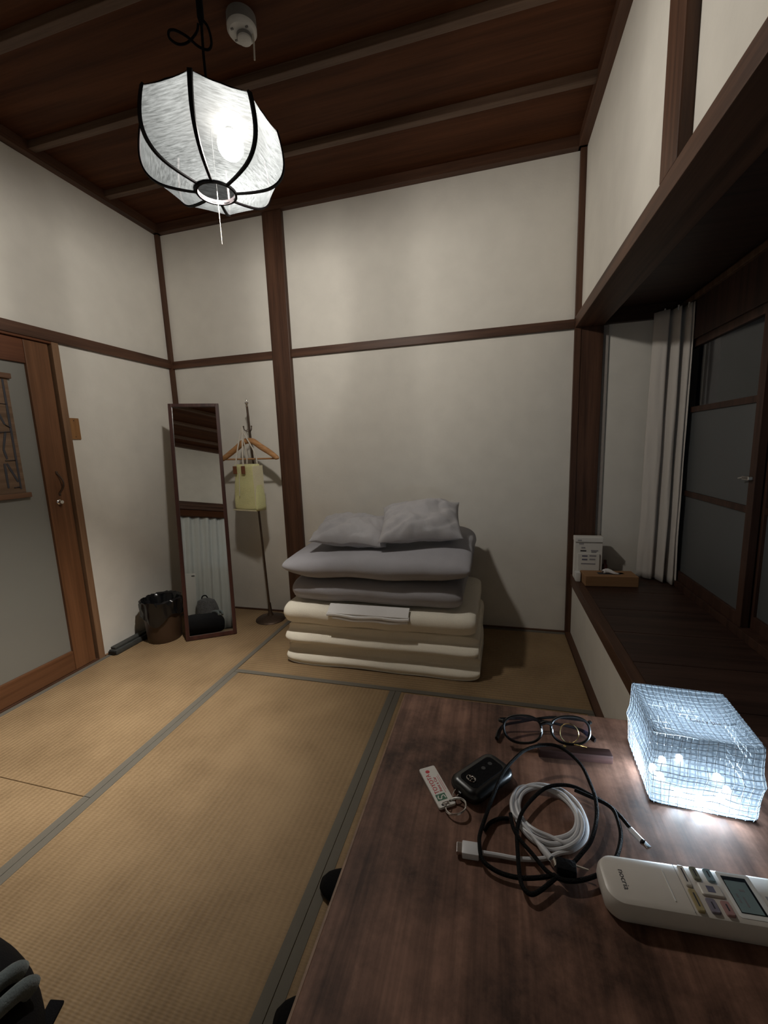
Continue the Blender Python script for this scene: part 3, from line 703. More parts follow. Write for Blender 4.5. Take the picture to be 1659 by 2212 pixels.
MB().tube(spline([(x + .004, ly + .012 * sin(i * .8), z + .0) for i, (x, z) in enumerate(lp)], 5), .0038, 8).build('cord_loop', 'blackmatte', ln, True)
MB().lathe([(.034, 2.636), (.036, 2.642), (.036, 2.6495)], (lx, ly, 0), 24).build('ceiling_rose', 'black', ln, True)
pc = MB().tube([(lx, ly, 2.187), (lx + .002, ly, 2.06), (lx + .0025, ly, 2.004)], .0010, 6).build('switch_cord', 'dullblack', ln, True)  # inner length of the white cord, coloured black to stay dim by the bulb
MB().tube(spline([(lx + .0025, ly, 2.004), (lx + .003, ly, 1.95), (lx + .004, ly, 1.845)], 5), .0011, 6).build('pull_string', 'rope', pc, True)

# smoke detector
sx, sy = 1.338, -1.030
sd = thing('smoke_detector', 'round off-white smoke detector on the ceiling behind the lantern cord', 'smoke detector', (sx, sy, 2.65))
MB().lathe([(.050, 2.6495), (.051, 2.618), (.050, 2.612)], (sx, sy, 0), 40).build('base', 'detgrey', sd, True)
MB().lathe([(.0505, 2.616), (.0505, 2.606), (.044, 2.598), (.0, 2.596)], (sx, sy, 0), 40, caps=False).build('cover', 'detector', sd, True)
MB().lathe([(.026, 2.598), (.0265, 2.590), (.0265, 2.588)], (sx + .004, sy + .006, 0), 28).build('sensor_collar', 'detgrey', sd, True)
MB().lathe([(.024, 2.589), (.024, 2.582), (.018, 2.578), (0, 2.577)], (sx + .004, sy + .006, 0), 28, caps=False).build('sensor_cap', 'detector', sd, True)
for ax_, ay_ in ((-.022, -.028), (.03, -.020), (-.032, .012)): MB().box(sx + ax_ - .005, sx + ax_ + .005, sy + ay_ - .003, sy + ay_ + .003, 2.5945, 2.5985, .001).build('vent', 'detgrey', sd)
MB().tube([(sx + .034, sy + .012, 2.600), (sx + .036, sy + .012, 2.57), (sx + .034, sy + .012, 2.52)], [.004, .003, .003], 8).build('pull_tab', 'rope', sd, True)

# ================================================================== ALCOVE: curtain and boxes
def drape(P, z0, z1, n=30, flare=.0, seed=0, pinch=.35):
    rings = []
    PP = spline(P, 6); L = len(PP); mid = PP[L // 2]
    for i in range(n + 1):
        t = i / n; z = z0 + (z1 - z0) * t
        rg = []
        for j, p in enumerate(PP):
            k = 1 - pinch * max(0, t - .88) / .12 + flare * (1 - t)
            dev = p - mid
            rg.append(Vector((mid.x + dev.x * (1 + flare * (1 - t)) + .006 * noise.noise(Vector((j * .15, t * 3, seed))), mid.y + dev.y * (1 + flare * .6 * (1 - t)) + .008 * noise.noise(Vector((j * .2, t * 4, seed + 3))), z)))
        rings.append(rg)
    th_ = .0016
    mb = MB(); mb.loft(rings, False, False)
    return mb
cp = [(2.985, -.030, 0), (3.002, -.050, 0), (3.022, -.066, 0), (3.040, -.074, 0), (3.050, -.046, 0), (3.058, -.052, 0), (3.066, -.108, 0), (3.078, -.122, 0), (3.088, -.078, 0), (3.094, -.084, 0), (3.098, -.140, 0), (3.104, -.158, 0), (3.108, -.120, 0), (3.111, -.172, 0)]
cu = thing('window_curtain', 'pale gathered curtain drawn to the end of the alcove window', 'curtain', (3.05, -.1, .375))
o = drape(cp, .3765, 1.770, 34, .10, 1).build('cloth', 'curtain', cu, 'all')
sm = o.modifiers.new('thickness', 'SOLIDIFY'); sm.thickness = .0015
for p in (cp[2], cp[6], cp[10]): MB().box(p[0] - .003, p[0] + .003, p[1] - .001, p[1] + .004, 1.755, 1.778).build('curtain_hook', 'whitepl', cu)
# leaflet stand
bs = thing('leaflet_box', 'white printed leaflet stand on the alcove shelf behind the tissue box', 'leaflet stand', (2.71, -.10, .372))
MB().box(2.640, 2.780, -.105, -.055, .372, .600, .002).build('stand', 'paper', bs)
MB().box(2.638, 2.782, -.112, -.053, .585, .612, .003).build('lid', 'paper', bs)
fc_ = MB().box(2.655, 2.765, -.1125, -.106, .40, .520, .001).build('front_card', 'paper', bs)
lines = [(2.652, 2.672, .595, 'inkgrey'), (2.660, 2.684, .574, 'inkgrey'), (2.672, 2.692, .552, 'inkgrey'), (2.668, 2.698, .534, 'ink'), (2.722, 2.758, .536, 'inkgrey'), (2.724, 2.750, .528, 'inkgrey')]
for xa, xb, z, mm in lines: MB().box(xa, xb, -.1133 if z > .585 else -.1062, -.1045, z - .0035, z + .0035).build('printed_line', mm, bs)
for xa, xb, z, mm in ((2.676, 2.704, .506, 'inkblue'), (2.676, 2.704, .486, 'inkblue'), (2.714, 2.748, .508, 'inkgrey'), (2.714, 2.744, .488, 'inkgrey'), (2.672, 2.745, .462, 'inkgrey')): MB().box(xa, xb, -.1133, -.112, z - .004, z + .004).build('printed_line', mm, fc_)
wh = MB().box(2.638, 2.664, -.165, -.120, .372, .425, .006)
tag(wh.build('white_case', 'whitepl', None, True, (2.65, -.14, .372)), 'small white case at the left end of the tissue box', 'case')
# tissue box
ts = thing('tissue_box', 'flat brown tissue box with a tissue pulled out on alcove shelf', 'tissue box', (2.80, -.17, .372), None, (0, 0, radians(4)))
MB().box(-.130, .130, -.055, .055, .0, .056, .003).build('carton', 'tissuewood', ts)
MB().box(-.055, .055, -.018, .018, .0558, .0566).build('opening', 'ink', ts)
tt = MB(); rows = []
for i in range(9):
    t = i / 8; rows.append([Vector((-.030 + .105 * t + .004 * sin(j * 2 + i), -.012 + .024 * j / 6 + .006 * sin(i * 1.1), .056 + (.030 * sin(pi * min(1, t * 1.0 + .25)) * (1 - .55 * t) * (1 - (2 * j / 6 - 1) ** 2 * .8) if True else 0))) for j in range(7)])
tt.loft(rows, False, False); o = tt.build('tissue', 'sheet', ts, 'all'); sm = o.modifiers.new('thickness', 'SOLIDIFY'); sm.thickness = .001
bt = thing('small_bottle', 'small dark red bottle beside the leaflet stand', 'bottle', (2.803, -.075, .372))
MB().lathe([(.012, 0), (.0125, .004), (.0125, .075), (.006, .088), (.006, .092)], (2.803, -.075, .372), 20).build('body', 'bottle', bt, True)
MB().lathe([(.0075, .088), (.0075, .104), (.006, .106)], (2.803, -.075, .372), 18).build('cap', 'bottle', bt, True)

# ================================================================== DESK AND WHAT LIES ON IT
DT = .70
dk = thing('writing_desk', 'worn dark wooden desk in the foreground beside the alcove', 'desk', (2.32, -2.4, 0))
MB().box(2.0475, 2.600, -2.95, -1.877, DT - .026, DT, .0015).build('top', 'desk', dk)
MB().box(2.0450, 2.0473, -2.949, -1.878, DT - .024, DT - .0012).build('edge_strip', 'jamb', dk)
for x in (2.075, 2.525):
    for y_ in (-2.90, -1.935): MB().box(x, x + .045, y_ - .0225, y_ + .0225, 0.002, DT - .026, .003).build('leg', 'deskleg', dk)
MB().box(2.12, 2.525, -1.945, -1.925, DT - .10, DT - .026).box(2.12, 2.525, -2.91, -2.89, DT - .10, DT - .026).box(2.085, 2.105, -2.88, -1.957, DT - .10, DT - .026).box(2.54, 2.56, -2.88, -1.957, DT - .10, DT - .026).build('apron', 'deskleg', dk)

# mesh lantern
lm = thing('mesh_lantern', 'glowing cube lantern of white netting on the desk, bluish light', 'lantern', (2.448, -1.99, DT), None, (0, 0, radians(-3.2)))
hs = .0565; LH = .096
q = MB(); uv = []
lev = [(0.0, .95), (.06, .985), (.16, .99), (.30, 1.0), (.42, 1.015), (.50, 1.04), (.54, 1.035), (.62, 1.0), (.78, .985), (.92, .985), (1.0, .97)]
ns = 10
for li, (t, k) in enumerate(lev):
    for sd_ in range(4):
        for j in range(ns + 1):
            u = -1 + 2 * j / ns
            puff = 1 - .055 * (1 - u * u) * sin(pi * ((t * 2) % 1.0)) if 0 < t < 1 else 1
            a, b2 = u * hs * k, -hs * k * puff
            cr = min(1, (1 - abs(u)) / .12); b2 *= 1 - .03 * (1 - cr) ** 2; a *= 1 - .03 * (1 - cr) ** 2
            x, y_ = [(a, b2), (-b2, a), (-a, -b2), (b2, -a)][sd_]
            q.v.append(Vector((x, y_, t * LH + .001 + .003 * noise.noise(Vector((x * 40, y_ * 40, t * 5))) * (0 < t < 1)))); uv.append((u * .5 + sd_ * 1.0, t * .85))
rw = 4 * (ns + 1)
for li in range(len(lev) - 1):
    for sd_ in range(4):
        for j in range(ns):
            a = li * rw + sd_ * (ns + 1) + j; q.f.append((a, a + 1, a + 1 + rw, a + rw))
o1 = q.build('side_net', 'net', lm, 'all', uv=uv)
def cap(zf, k, name):
    q = MB(); uv = []; m_ = 14
    for i in range(m_ + 1):
        for j in range(m_ + 1):
            u, v = -1 + 2 * i / m_, -1 + 2 * j / m_
            q.v.append(Vector((u * hs * k, v * hs * k, zf(u, v)))); uv.append((u * .5, v * .5))
    for i in range(m_):
        for j in range(m_):
            a = i * (m_ + 1) + j; q.f.append((a, a + 1, a + m_ + 2, a + m_ + 1))
    return q.build(name, 'net', lm, 'all', uv=uv)
cap(lambda u, v: .001 + LH - .010 * (max(0, 1 - u ** 4) * max(0, 1 - v ** 4)), .97, 'top_net')
cap(lambda u, v: .0015, .95, 'bottom_net')
text_mesh('Carry the Sun', .0085, 'inkgrey', lm, (.022, -.005, LH - .0075), (0, 0, radians(-2)), name='printed_label')
cfg = [(-0.0375, 0.0001), (-0.0324, -0.0137), (-0.0213, 0.0188), (-0.0193, -0.0366), (0.0022, -0.0408), (0.0362, 0.0039), (0.0266, -0.0324), (0.0382, -0.0174), (0.0018, 0.0288)]
bd_ = MB().box(-.050, .050, -.050, .050, .0022, .0034, .001).build('led_board', 'dullblack', lm)
for x, y_ in cfg: MB().ball((x, y_, .0085), .0042, 8, 6).build('led', 'led', bd_, 'all')
# the net itself: thin threads over the cloth, one joined part
th_ = MB()
def sp(sd_, u, t):
    for q_ in range(len(lev) - 1):
        if lev[q_][0] <= t <= lev[q_ + 1][0]: break
    (t0, k0), (t1, k1) = lev[q_], lev[q_ + 1]; k = k0 + (k1 - k0) * (t - t0) / (t1 - t0)
    puff = 1 - .055 * (1 - u * u) * sin(pi * ((t * 2) % 1.0)) if 0 < t < 1 else 1
    a, b2 = u * hs * k, -hs * k * puff - .0005
    cr = min(1, (1 - abs(u)) / .12); b2 *= 1 - .03 * (1 - cr) ** 2; a *= 1 - .03 * (1 - cr) ** 2
    x, y_ = [(a, b2), (-b2, a), (-a, -b2), (b2, -a)][sd_]
    return Vector((x, y_, t * LH + .001))
for sd_ in range(4):
    for i in range(13):
        u0 = -.94 + 1.88 * i / 12
        th_.tube([sp(sd_, max(-.99, min(.99, u0 + .05 * noise.noise(Vector((u0 * 4, t * 3, sd_))))), t) for t in [j_ / 14 for j_ in range(15)]], .00034, 5)
    for i in range(11):
        t0 = .06 + .88 * i / 10
        th_.tube([sp(sd_, u, max(.01, min(.99, t0 + .045 * noise.noise(Vector((u * 2.2, t0 * 5, sd_ + 4)))))) for u in [-.99 + 1.98 * j_ / 14 for j_ in range(15)]], .00034, 5)
def tp(u, v): return Vector((u * hs * .97, v * hs * .97, .0016 + LH - .010 * (max(0, 1 - u ** 4) * max(0, 1 - v ** 4))))
for i in range(15):
    c_ = -.95 + 1.9 * i / 14
    th_.tube([tp(c_ + .05 * noise.noise(Vector((c_ * 4, w_ * 3, 8))), w_) for w_ in [-1 + 2 * j_ / 14 for j_ in range(15)]], .00034, 5)
    th_.tube([tp(w_, c_ + .05 * noise.noise(Vector((w_ * 3, c_ * 4, 18)))) for w_ in [-1 + 2 * j_ / 14 for j_ in range(15)]], .00034, 5)
th_.build('net_threads', 'thread', lm)['kind'] = 'stuff'

# glasses
gx, gy = 2.2745, -1.935
gs = thing('eyeglasses', 'dark framed eyeglasses with temples folded on the desk', 'glasses', (gx, gy, DT), None, (0, 0, radians(10)))
TL = Matrix.Translation((0, -.026, .0235)) @ Matrix.Rotation(radians(-28), 4, 'X')
def lensloop(cx_, k=36, s=1.0):
    P = []
    for i in range(k):
        a = 2 * pi * i / k; c, s_ = cos(a), sin(a)
        x = .0275 * math.copysign(abs(c) ** .85, c) * (1 + .05 * s_); z = .0185 * math.copysign(abs(s_) ** .85, s_)
        P.append(Vector((cx_ + x * s, 0, z * s)))
    return P
for cx_ in (-.0345, .0345):
    MB().tube(lensloop(cx_), .0019, 8, True).xf(TL).build('rim', 'black', gs, True)
    l = MB(); P = lensloop(cx_, 36, .985); l.add([Vector((cx_, -.0012, 0))] + P, [(0, 1 + i, 1 + (i + 1) % 36) for i in range(36)]); l.xf(TL).build('lens', 'lens', gs, 'all')
MB().tube(spline([(-.0085, -.001, .007), (0, -.003, .010), (.0085, -.001, .007)], 6), .0026, 8).xf(TL).build('bridge', 'black', gs, True)
for s in (-1, 1):
    MB().tube([(s * .0615, .0, .010), (s * .0655, .003, .0105), (s * .066, .008, .0105)], .0026, 8).xf(TL).build('hinge', 'black', gs, True)
    yo = .012 + (.005 if s > 0 else 0)
    MB().tube(spline([(s * .064, -.004, .024), (s * .02, yo - .006, .018), (-s * .03, yo - .010, .012), (-s * .058, yo - .016, .008), (-s * .072, yo - .040 if s > 0 else yo - .034, .0045)], 6), [.0016] * 18 + [.0019, .0022, .0026, .003, .003, .0028, .0026], 8, flat=1.4).build('temple', 'black', gs, True)
for s in (-1, 1): MB().ball((s * .008, -.027, .022), (.0018, .0022, .0045), 8, 6).build('nose_pad', 'whitepl', gs, True)

# key with wooden bar
kb = thing('key_bar', 'reddish wooden key bar with brass ring lying below the glasses', 'key fob', (2.314, -1.981, DT), None, (0, 0, radians(4)))
MB().box(-.049, .049, -.0075, .0075, .0005, .0135, .002).build('bar', 'keywood', kb, True)
MB().lathe([(.0022, 0), (.0022, .0022)], (-.0455, 0, .0125), 10).build('stud', 'brass', kb, True)
MB().lathe([(.0022, 0), (.0022, .0022)], (-.012, .003, .0125), 10).build('stud', 'brass', kb, True)
cR = Vector((-.0005, .0275, .0175)); Rr = .0130
MB().tube([cR + Vector((Rr * cos(2 * pi * i / 32), .004 * sin(2 * pi * i / 32), Rr * sin(2 * pi * i / 32) + .0)) for i in range(32)], .00085, 8, True).build('ring', 'brass', kb, True)
MB().tube(spline([(.018, .004, .0145), (.010, .010, .012), (.002, .020, .006), (.0005, .027, .0046)], 5), .0009, 6).build('chain', 'brass', kb, True)
MB().box(.022, .044, .010, .0165, .0005, .0025, .0004).lathe([(.006, 0), (.006, .002)], (.018, .013, .0005), 16).build('key', 'metal', kb)

# car key
ck = thing('car_key', 'black car key fob with round chrome emblem on the desk', 'car key', (2.1885, -2.055, DT), None, (0, 0, radians(50)))
def rrect(w_, h_, r_, k=6):
    P = []
    for cx_, cy_, a1 in ((w_ - r_, h_ - r_, 0), (-w_ + r_, h_ - r_, pi / 2), (-w_ + r_, -h_ + r_, pi), (w_ - r_, -h_ + r_, 3 * pi / 2)):
        for i in range(k + 1): a = a1 + pi / 2 * i / k; P.append((cx_ + r_ * cos(a), cy_ + r_ * sin(a)))
    return P
def pill(w_, h_, r_, levels): return MB().loft([[Vector((x, y_, z)) for x, y_ in rrect(w_ - d, h_ - d, max(.001, r_ - d))] for z, d in levels])
pill(.041, .0245, .014, [(.0008, .004), (.004, .001), (.008, 0), (.012, .001), (.0155, .005), (.0165, .010)]).build('body', 'black', ck, True)
pill(.030, .0150, .008, [(.0160, 0), (.0170, .001)]).build('button_pad', 'blackmatte', ck)
for x in (.006, .019): MB().lathe([(.0030, 0), (.0028, .0005)], (x, .003, .0169), 14).build('button', 'dimgrey', ck)
def ell(cx_, cy_, a, b2, z, r_): return MB().tube([(cx_ + a * cos(2 * pi * i / 28), cy_ + b2 * sin(2 * pi * i / 28), z) for i in range(28)], r_, 6, True)
em_ = MB(); cx_, cy_ = -.0205, 0.0
for a, b2, ox, oy, rot_ in ((.0062, .0046, 0, 0, 0), (.0018, .0044, 0, 0, 0), (.0040, .0016, 0, .0022, 0)):
    em_.tube([(cx_ + oy + (b2 * sin(2 * pi * i / 28)), cy_ + ox + a * cos(2 * pi * i / 28), .0177) for i in range(28)], .0008, 6, True)
em_.build('emblem', 'metal', ck, True)
MB().tube([(-.041 + -.003 + .0055 * cos(2 * pi * i / 20), .004, .007 + .0055 * sin(2 * pi * i / 20)) for i in range(20)], .0007, 6, True).build('loop', 'metal', ck, True)
MB().box(-.0425, -.034, -.003, .003, .005, .010, .001).build('lug', 'black', ck)
# rental tag on split ring
tg = thing('key_tag', 'white plastic key tag with red lettering and green logo by the car key', 'key tag', (2.1306, -2.0762, DT), None, (0, 0, radians(-57.5)))
pill(.0335, .0115, .0025, [(.0006, .0004), (.001, 0), (.0034, 0), (.0038, .0004)]).build('tag', 'paper', tg)
MB().lathe([(.0016, 0), (.0016, .0003)], (.0300, -.0055, .0037), 12).build('hole', 'ink', tg)
rz = (0, 0, pi)
rzt = (0, 0, pi)
text_mesh('TOYOTA', .0086, 'red', tg, (-.0040, -.0040, .0039), (0, 0, pi), name='printed_text', sx=.95)
text_mesh('Rent a Car', .0056, 'red', tg, (-.0015, .0022, .0039), (0, 0, pi), name='printed_text')
for k, (xa, xb) in enumerate(((-.014, .014), (-.016, .010))): MB().box(xa, xb, .0062 + k * .0022, .0071 + k * .0022, .0037, .00395).build('printed_line', 'pinkprint', tg)
MB().ball((-.0250, -.002, .0038), (.0028, .0030, .0002), 14, 6).build('printed_dot', 'red', tg)
MB().box(.0140, .0235, -.0085, .0045, .0037, .0040).build('printed_square', 'greenprint', tg)
MB().tube(spline([(.0160, -.005, .0041), (.020, -.0065, .0041), (.0215, -.003, .0041), (.018, -.001, .0041), (.017, .002, .0041), (.0215, .003, .0041)], 4), .0007, 5, flat=.3).build('printed_swirl', 'paper', tg)
# split ring hanging with the tag
rg_ = [Vector((.0395 + .0125 * cos(2 * pi * i / 36), .0075 + .0125 * sin(2 * pi * i / 36), .0055 + .0035 * sin(2 * pi * i / 36 + .6))) for i in range(36)]
MB().tube(rg_, .0009, 8, True).build('split_ring', 'metal', tg, True)
MB().tube([p + Vector((.0004, .0002, .0017)) for p in rg_], .0008, 8, True).build('split_ring', 'metal', tg, True)
MB().tube(spline([(.0295, -.0055, .0045), (.0335, .000, .007), (.0300, .003, .0062), (.0285, -.003, .0050)], 5, True), .0006, 6, True).build('link', 'metal', tg, True)

# cables
S1 = [(2.2738, -2.1606, .708), (2.2813, -2.1539, .708), (2.2944, -2.1383, .708), (2.3078, -2.1207, .71), (2.3186, -2.0948, .713), (2.3223, -2.073, .718), (2.3206, -2.0546, .722), (2.3133, -2.0262, .727), (2.2935, -2.0043, .73), (2.2728, -2.0035, .731), (2.2472, -2.017, .73), (2.2288, -2.0387, .728), (2.2150, -2.0610, .725), (2.2055, -2.0829, .718), (2.1948, -2.1164, .712), (2.1886, -2.1396, .709), (2.1886, -2.1527, .709), (2.1908, -2.1648, .7075), (2.1973, -2.1718, .707), (2.2109, -2.1763, .706), (2.2294, -2.1769, .706), (2.2478, -2.1734, .707), (2.2652, -2.1675, .708)]
S2 = [(2.3533, -2.0936), (2.3462, -2.0785), (2.3374, -2.0674), (2.3217, -2.0572), (2.3033, -2.0478), (2.2856, -2.0485), (2.2686, -2.0566), (2.2542, -2.0723), (2.2401, -2.0932), (2.2331, -2.1096), (2.2292, -2.1279), (2.2289, -2.1474), (2.2292, -2.1695), (2.2304, -2.1829), (2.2338, -2.1899), (2.2399, -2.1923), (2.2478, -2.1873), (2.2576, -2.1779), (2.2679, -2.1674)]
S3 = [(2.3021, -2.0544), (2.3208, -2.0614), (2.3345, -2.0671), (2.3419, -2.0758), (2.3426, -2.0952), (2.34, -2.1108), (2.3316, -2.1306), (2.3216, -2.1452), (2.3089, -2.1565), (2.2934, -2.1656), (2.28, -2.1707), (2.2686, -2.1713), (2.2564, -2.166), (2.2433, -2.1502), (2.2329, -2.1386), (2.2256, -2.1253), (2.2229, -2.1065)]
S4 = [(2.1935, -2.1275), (2.1994, -2.1169), (2.2102, -2.1084), (2.2211, -2.105)]
bc = thing('black_cable', 'loosely coiled black charging cable crossing the white cable on the desk', 'cable', (2.27, -2.12, DT))
cb = MB(); rc = .0022
def zc(i, n, base, amp, ph): return DT + base + amp * (0.5 + .5 * sin(ph + 5 * i / n))
cb.tube(spline(S1, 6), rc, 8)
for St, base, amp, ph in ((S2, .0078, .0025, .3), (S3, .0085, .0035, 2.1), (S4, .0024, .0008, 0)):
    n = len(St); z = [zc(i, n, base, amp, ph) for i in range(n)]
    P = spline([(x, y_, z[i]) for i, (x, y_) in enumerate(St)], 6); cb.tube(P, rc, 8)
cb.build('cord', 'cordblack', bc, True)
MB().box(-.0095, .0095, -.0065, .0065, .0015, .0155, .002).xf(Matrix.Translation((2.2765, -2.1595, DT)) @ Matrix.Rotation(radians(-4), 4, 'Z')).build('strap', 'blackmatte', bc, True)
d = Vector((2.3626 - 2.3531, -2.1056 + 2.092, 0)).normalized(); sd2 = Vector((-d.y, d.x, 0))
p0 = Vector((2.3525, -2.0915, DT + .0075)); p1_ = Vector((2.3625, -2.1062, DT + .0062))
MB().tube([p0, p0.lerp(p1_, .2), p1_], [.0022, .0031, .0031], 12).build('plug_sleeve', 'cordwhite', bc, True)
MB().tube([p1_ - d * .0004, p1_ + d * .0012], .0032, 12).build('plug_collar', 'black', bc, True)
RM = Matrix.Translation(p1_ + d * .0048) @ Matrix((d, sd2, Vector((0, 0, 1)))).transposed().to_4x4()
MB().box(-.0036, .0036, -.0032, .0032, -.0009, .0009, .0006).xf(RM).build('plug_tip', 'metal', bc, True)
MB().box(-.0006, .0006, -.008, .008, 0, .0016).xf(Matrix.Translation((2.2905, -2.1545, DT + .0085)) @ Matrix.Rotation(radians(80), 4, 'Z') @ Matrix.Rotation(radians(0), 4, 'X')).build('tag_loop', 'rope', bc)

wc = thing('white_cable', 'white charging cable wound in a tight coil on the desk', 'cable', (2.267, -2.09, DT))
wm = MB(); rw_ = .0023
tot = []
NT = 4
outer = [(.0425, .0465), (.0395, .0445), (.0360, .0400), (.0325, .0345)]
pts = [(2.187, -2.157, .0042), (2.2083, -2.1552, .0035), (2.2307, -2.1538, .003), (2.2559, -2.1475, .0028), (2.2735, -2.1372, .0028)]
cxy = Vector((2.2672, -2.0895))
for k in range(NT):
    rx, ry = outer[k]; offx, offy = ((.0, .0), (-.002, -.001), (-.003, .003), (-.001, .003))[k]
    for i in range(12):
        a = -pi / 2 + .5 + 2 * pi * i / 12
        f = i / 12; nx_, ny_ = outer[min(k + 1, NT - 1)]
        pts.append((cxy.x + offx + (rx * (1 - f) + nx_ * f) * cos(a), cxy.y + offy + (ry * (1 - f) + ny_ * f) * sin(a), .0026 + .0022 * ((k + (i % 5 > 2)) % 2) + (.0012 if k == 1 else 0)))
for i in range(5):
    a = -pi / 2 + .5 + 2 * pi * i / 12; pts.append((cxy.x - .004 + .037 * cos(a), cxy.y + .041 * sin(a), .0055))
pts += [(2.240, -2.0565, .0062), (2.2262, -2.0790, .0072), (2.2258, -2.1004, .0072), (2.2331, -2.1096, .0068), (2.244, -2.1228, .006), (2.2523, -2.1341, .0055)]
wm.tube(spline([(x, y_, DT + z) for x, y_, z in pts], 5), rw_, 8).build('cord', 'cordwhite', wc, True)
d = Vector((2.2632 - 2.2523, -2.1478 + 2.1341, -.0006)).normalized(); q0 = Vector((2.2523, -2.1341, DT + .0055)); q1 = Vector((2.2632, -2.1478, DT + .0048))
MB().tube([q0 - d * .003, q0, q0.lerp(q1, .25), q1], [.0021, .0026, .0036, .0036], 12).build('plug_sleeve', 'cordwhite', wc, True)
RM = Matrix.Translation(q1 + d * .004) @ Matrix((d, Vector((-d.y, d.x, 0)).normalized(), Vector((0, 0, 1)))).transposed().to_4x4()
MB().box(-.0042, .0042, -.0040, .0040, -.0012, .0012, .001).xf(RM).build('plug_tip', 'metal', wc, True)
RM = Matrix.Translation((2.1790, -2.1572, DT + .0045)) @ Matrix.Rotation(radians(3), 4, 'Z')
MB().box(-.0090, .0090, -.0078, .0078, -.0038, .0038, .0012).xf(RM).build('usb_housing', 'cordwhite', wc, True)
MB().box(-.0150, -.0088, -.006, .006, -.0022, .0022, .0004).xf(RM).build('usb_shell', 'metal', wc)

# remote control
rm = thing('remote_control', 'ivory air conditioner remote control with small screen on the desk', 'remote control', (2.300, -2.178, DT), None, (0, 0, radians(3.5)))
RL = .180; yc = .0075; hw = .0255
def rpoly(dd, r_): return [(x + RL / 2 + .006, y_ + yc) for x, y_ in rrect(RL / 2 - dd, hw - dd, r_ - dd * .5, 8)]
MB().loft([[Vector((x, y_, z)) for x, y_ in rpoly(dd, .016)] for z, dd in ((.0006, .004), (.003, .0012), (.010, 0), (.0175, .0006), (.0215, .0022), (.0230, .0050))]).build('shell', 'remote', rm, True)
TZ = .0230
def pad(poly, z0, z1, mat, name, ins=.0006):
    c = (sum(p[0] for p in poly) / len(poly), sum(p[1] for p in poly) / len(poly))
    q = MB().loft([[Vector((x, y_, z0)) for x, y_ in poly], [Vector((x, y_, z1 - ins)) for x, y_ in poly], [Vector((c[0] + (x - c[0]) * .88, c[1] + (y_ - c[1]) * .92, z1)) for x, y_ in poly]])
    return q.build(name, mat, rm)
def rr2(x0, x1, y0, y1, r_=.0012): return [(x + (x0 + x1) / 2, y_ + (y0 + y1) / 2) for x, y_ in rrect((x1 - x0) / 2, (y1 - y0) / 2, r_, 3)]
MB().box(.0790, .0794, -.0145, .0305, TZ - .0004, TZ + .0001).build('cover_seam', 'greypl', rm)
MB().box(.0658, .0668, -.0075, .0220, TZ - .0006, TZ + .0008, .0003).build('cover_rib', 'whitepl', rm)
BT = []
for x0, x1, y0, y1, mm in ((.0820, .0874, .0085, .0285, 'remote'), (.0927, .0987, .0162, .0289, 'btngreen'), (.1045, .1112, .0164, .0288, 'btnblue'), (.0928, .1114, .0024, .0134, 'remote'), (.0816, .0876, -.0140, .0060, 'btnyellow'), (.0930, .1005, -.0132, -.0004, 'btnpurple'), (.1048, .1118, -.0135, -.0008, 'btnpink')):
    BT.append(pad(rr2(x0, x1, y0, y1), TZ - .0006, TZ + .0022, mm, 'button'))
for bt_, (x0, x1, y0, y1) in zip(BT, ((.0840, .0852, .012, .025), (.0950, .0962, .019, .026), (.1068, .1080, .020, .026), (.0988, .1052, .0050, .0108), (.0840, .0852, -.010, .002), (.0960, .0972, -.010, -.004), (.1076, .1088, -.010, -.004))):
    MB().box(x0, x1, y0, y1, TZ + .0021, TZ + .00235).build('button_print', 'ink' if x1 - x0 < .002 else 'inkblue', bt_)
for yy_ in (.0045, .0120):
    pass
pad(rr2(.1155, .1440, -.0125, .0290, .002), TZ - .0005, TZ + .0006, 'whitepl', 'screen_bezel', .0002)
MB().box(.1185, .1392, -.0085, .0248, TZ + .0002, TZ + .0009).build('screen_frame', 'lcddark', rm)
lcd_ = MB().box(.1192, .1370, -.0080, .0205, TZ + .0005, TZ + .0012).build('screen', 'lcd', rm)
for x0, x1, y0, y1 in ((.1225, .1240, .0050, .0085), (.1225, .1240, .0000, .0035), (.1275, .1320, .0110, .0130), (.1270, .1285, -.0030, .0060)): MB().box(x0, x1, y0, y1, TZ + .0011, TZ + .0013).build('screen_mark', 'greypl', lcd_)
text_mesh('nocria', .0078, 'ink', rm, (.0266, .0060, TZ + .0001), (0, 0, -pi / 2), name='printed_text')
MB().box(.1480, .1500, -.001, .004, TZ - .0003, TZ + .0001).box(.1480, .1500, .0055, .011, TZ - .0003, TZ + .0001).build('printed_mark', 'inkgrey', rm)

# ================================================================== FLOOR, NEAR THE CAMERA
def slipper(cx_, cy_, ang, label):
    t = thing('slipper', label, 'slipper', (cx_, cy_, 0), 'black slippers beside the desk', (0, 0, ang))
    def outline(k=32, s=1.0):
        P = []
        for i in range(k):
            a = 2 * pi * i / k; x = .128 * cos(a); wd = .044 + .006 * cos(a)
            P.append((x * s, wd * sin(a) * s))
        return P
    MB().loft([[Vector((x, y_, z)) for x, y_ in outline(32, s)] for z, s in ((.001, .97), (.006, 1), (.014, 1), (.018, .97))]).build('sole', 'black', t, True)
    rows = []
    for i in range(9):
        x = -.122 + .115 * (i / 8) if False else .124 - .115 * i / 8
        wd = .0475 * math.sqrt(max(.02, 1 - ((x - .0) / .128) ** 2)) + .003
        hgt = .012 + .038 * math.sqrt(max(0, i / 8))
        rows.append([Vector((x, wd * cos(pi * j / 12), .014 + hgt * sin(pi * j / 12))) for j in range(13)])
    o = MB().loft(rows, False, False).build('upper', 'blackmatte', t, 'all'); s_ = o.modifiers.new('thickness', 'SOLIDIFY'); s_.thickness = .003
    return t
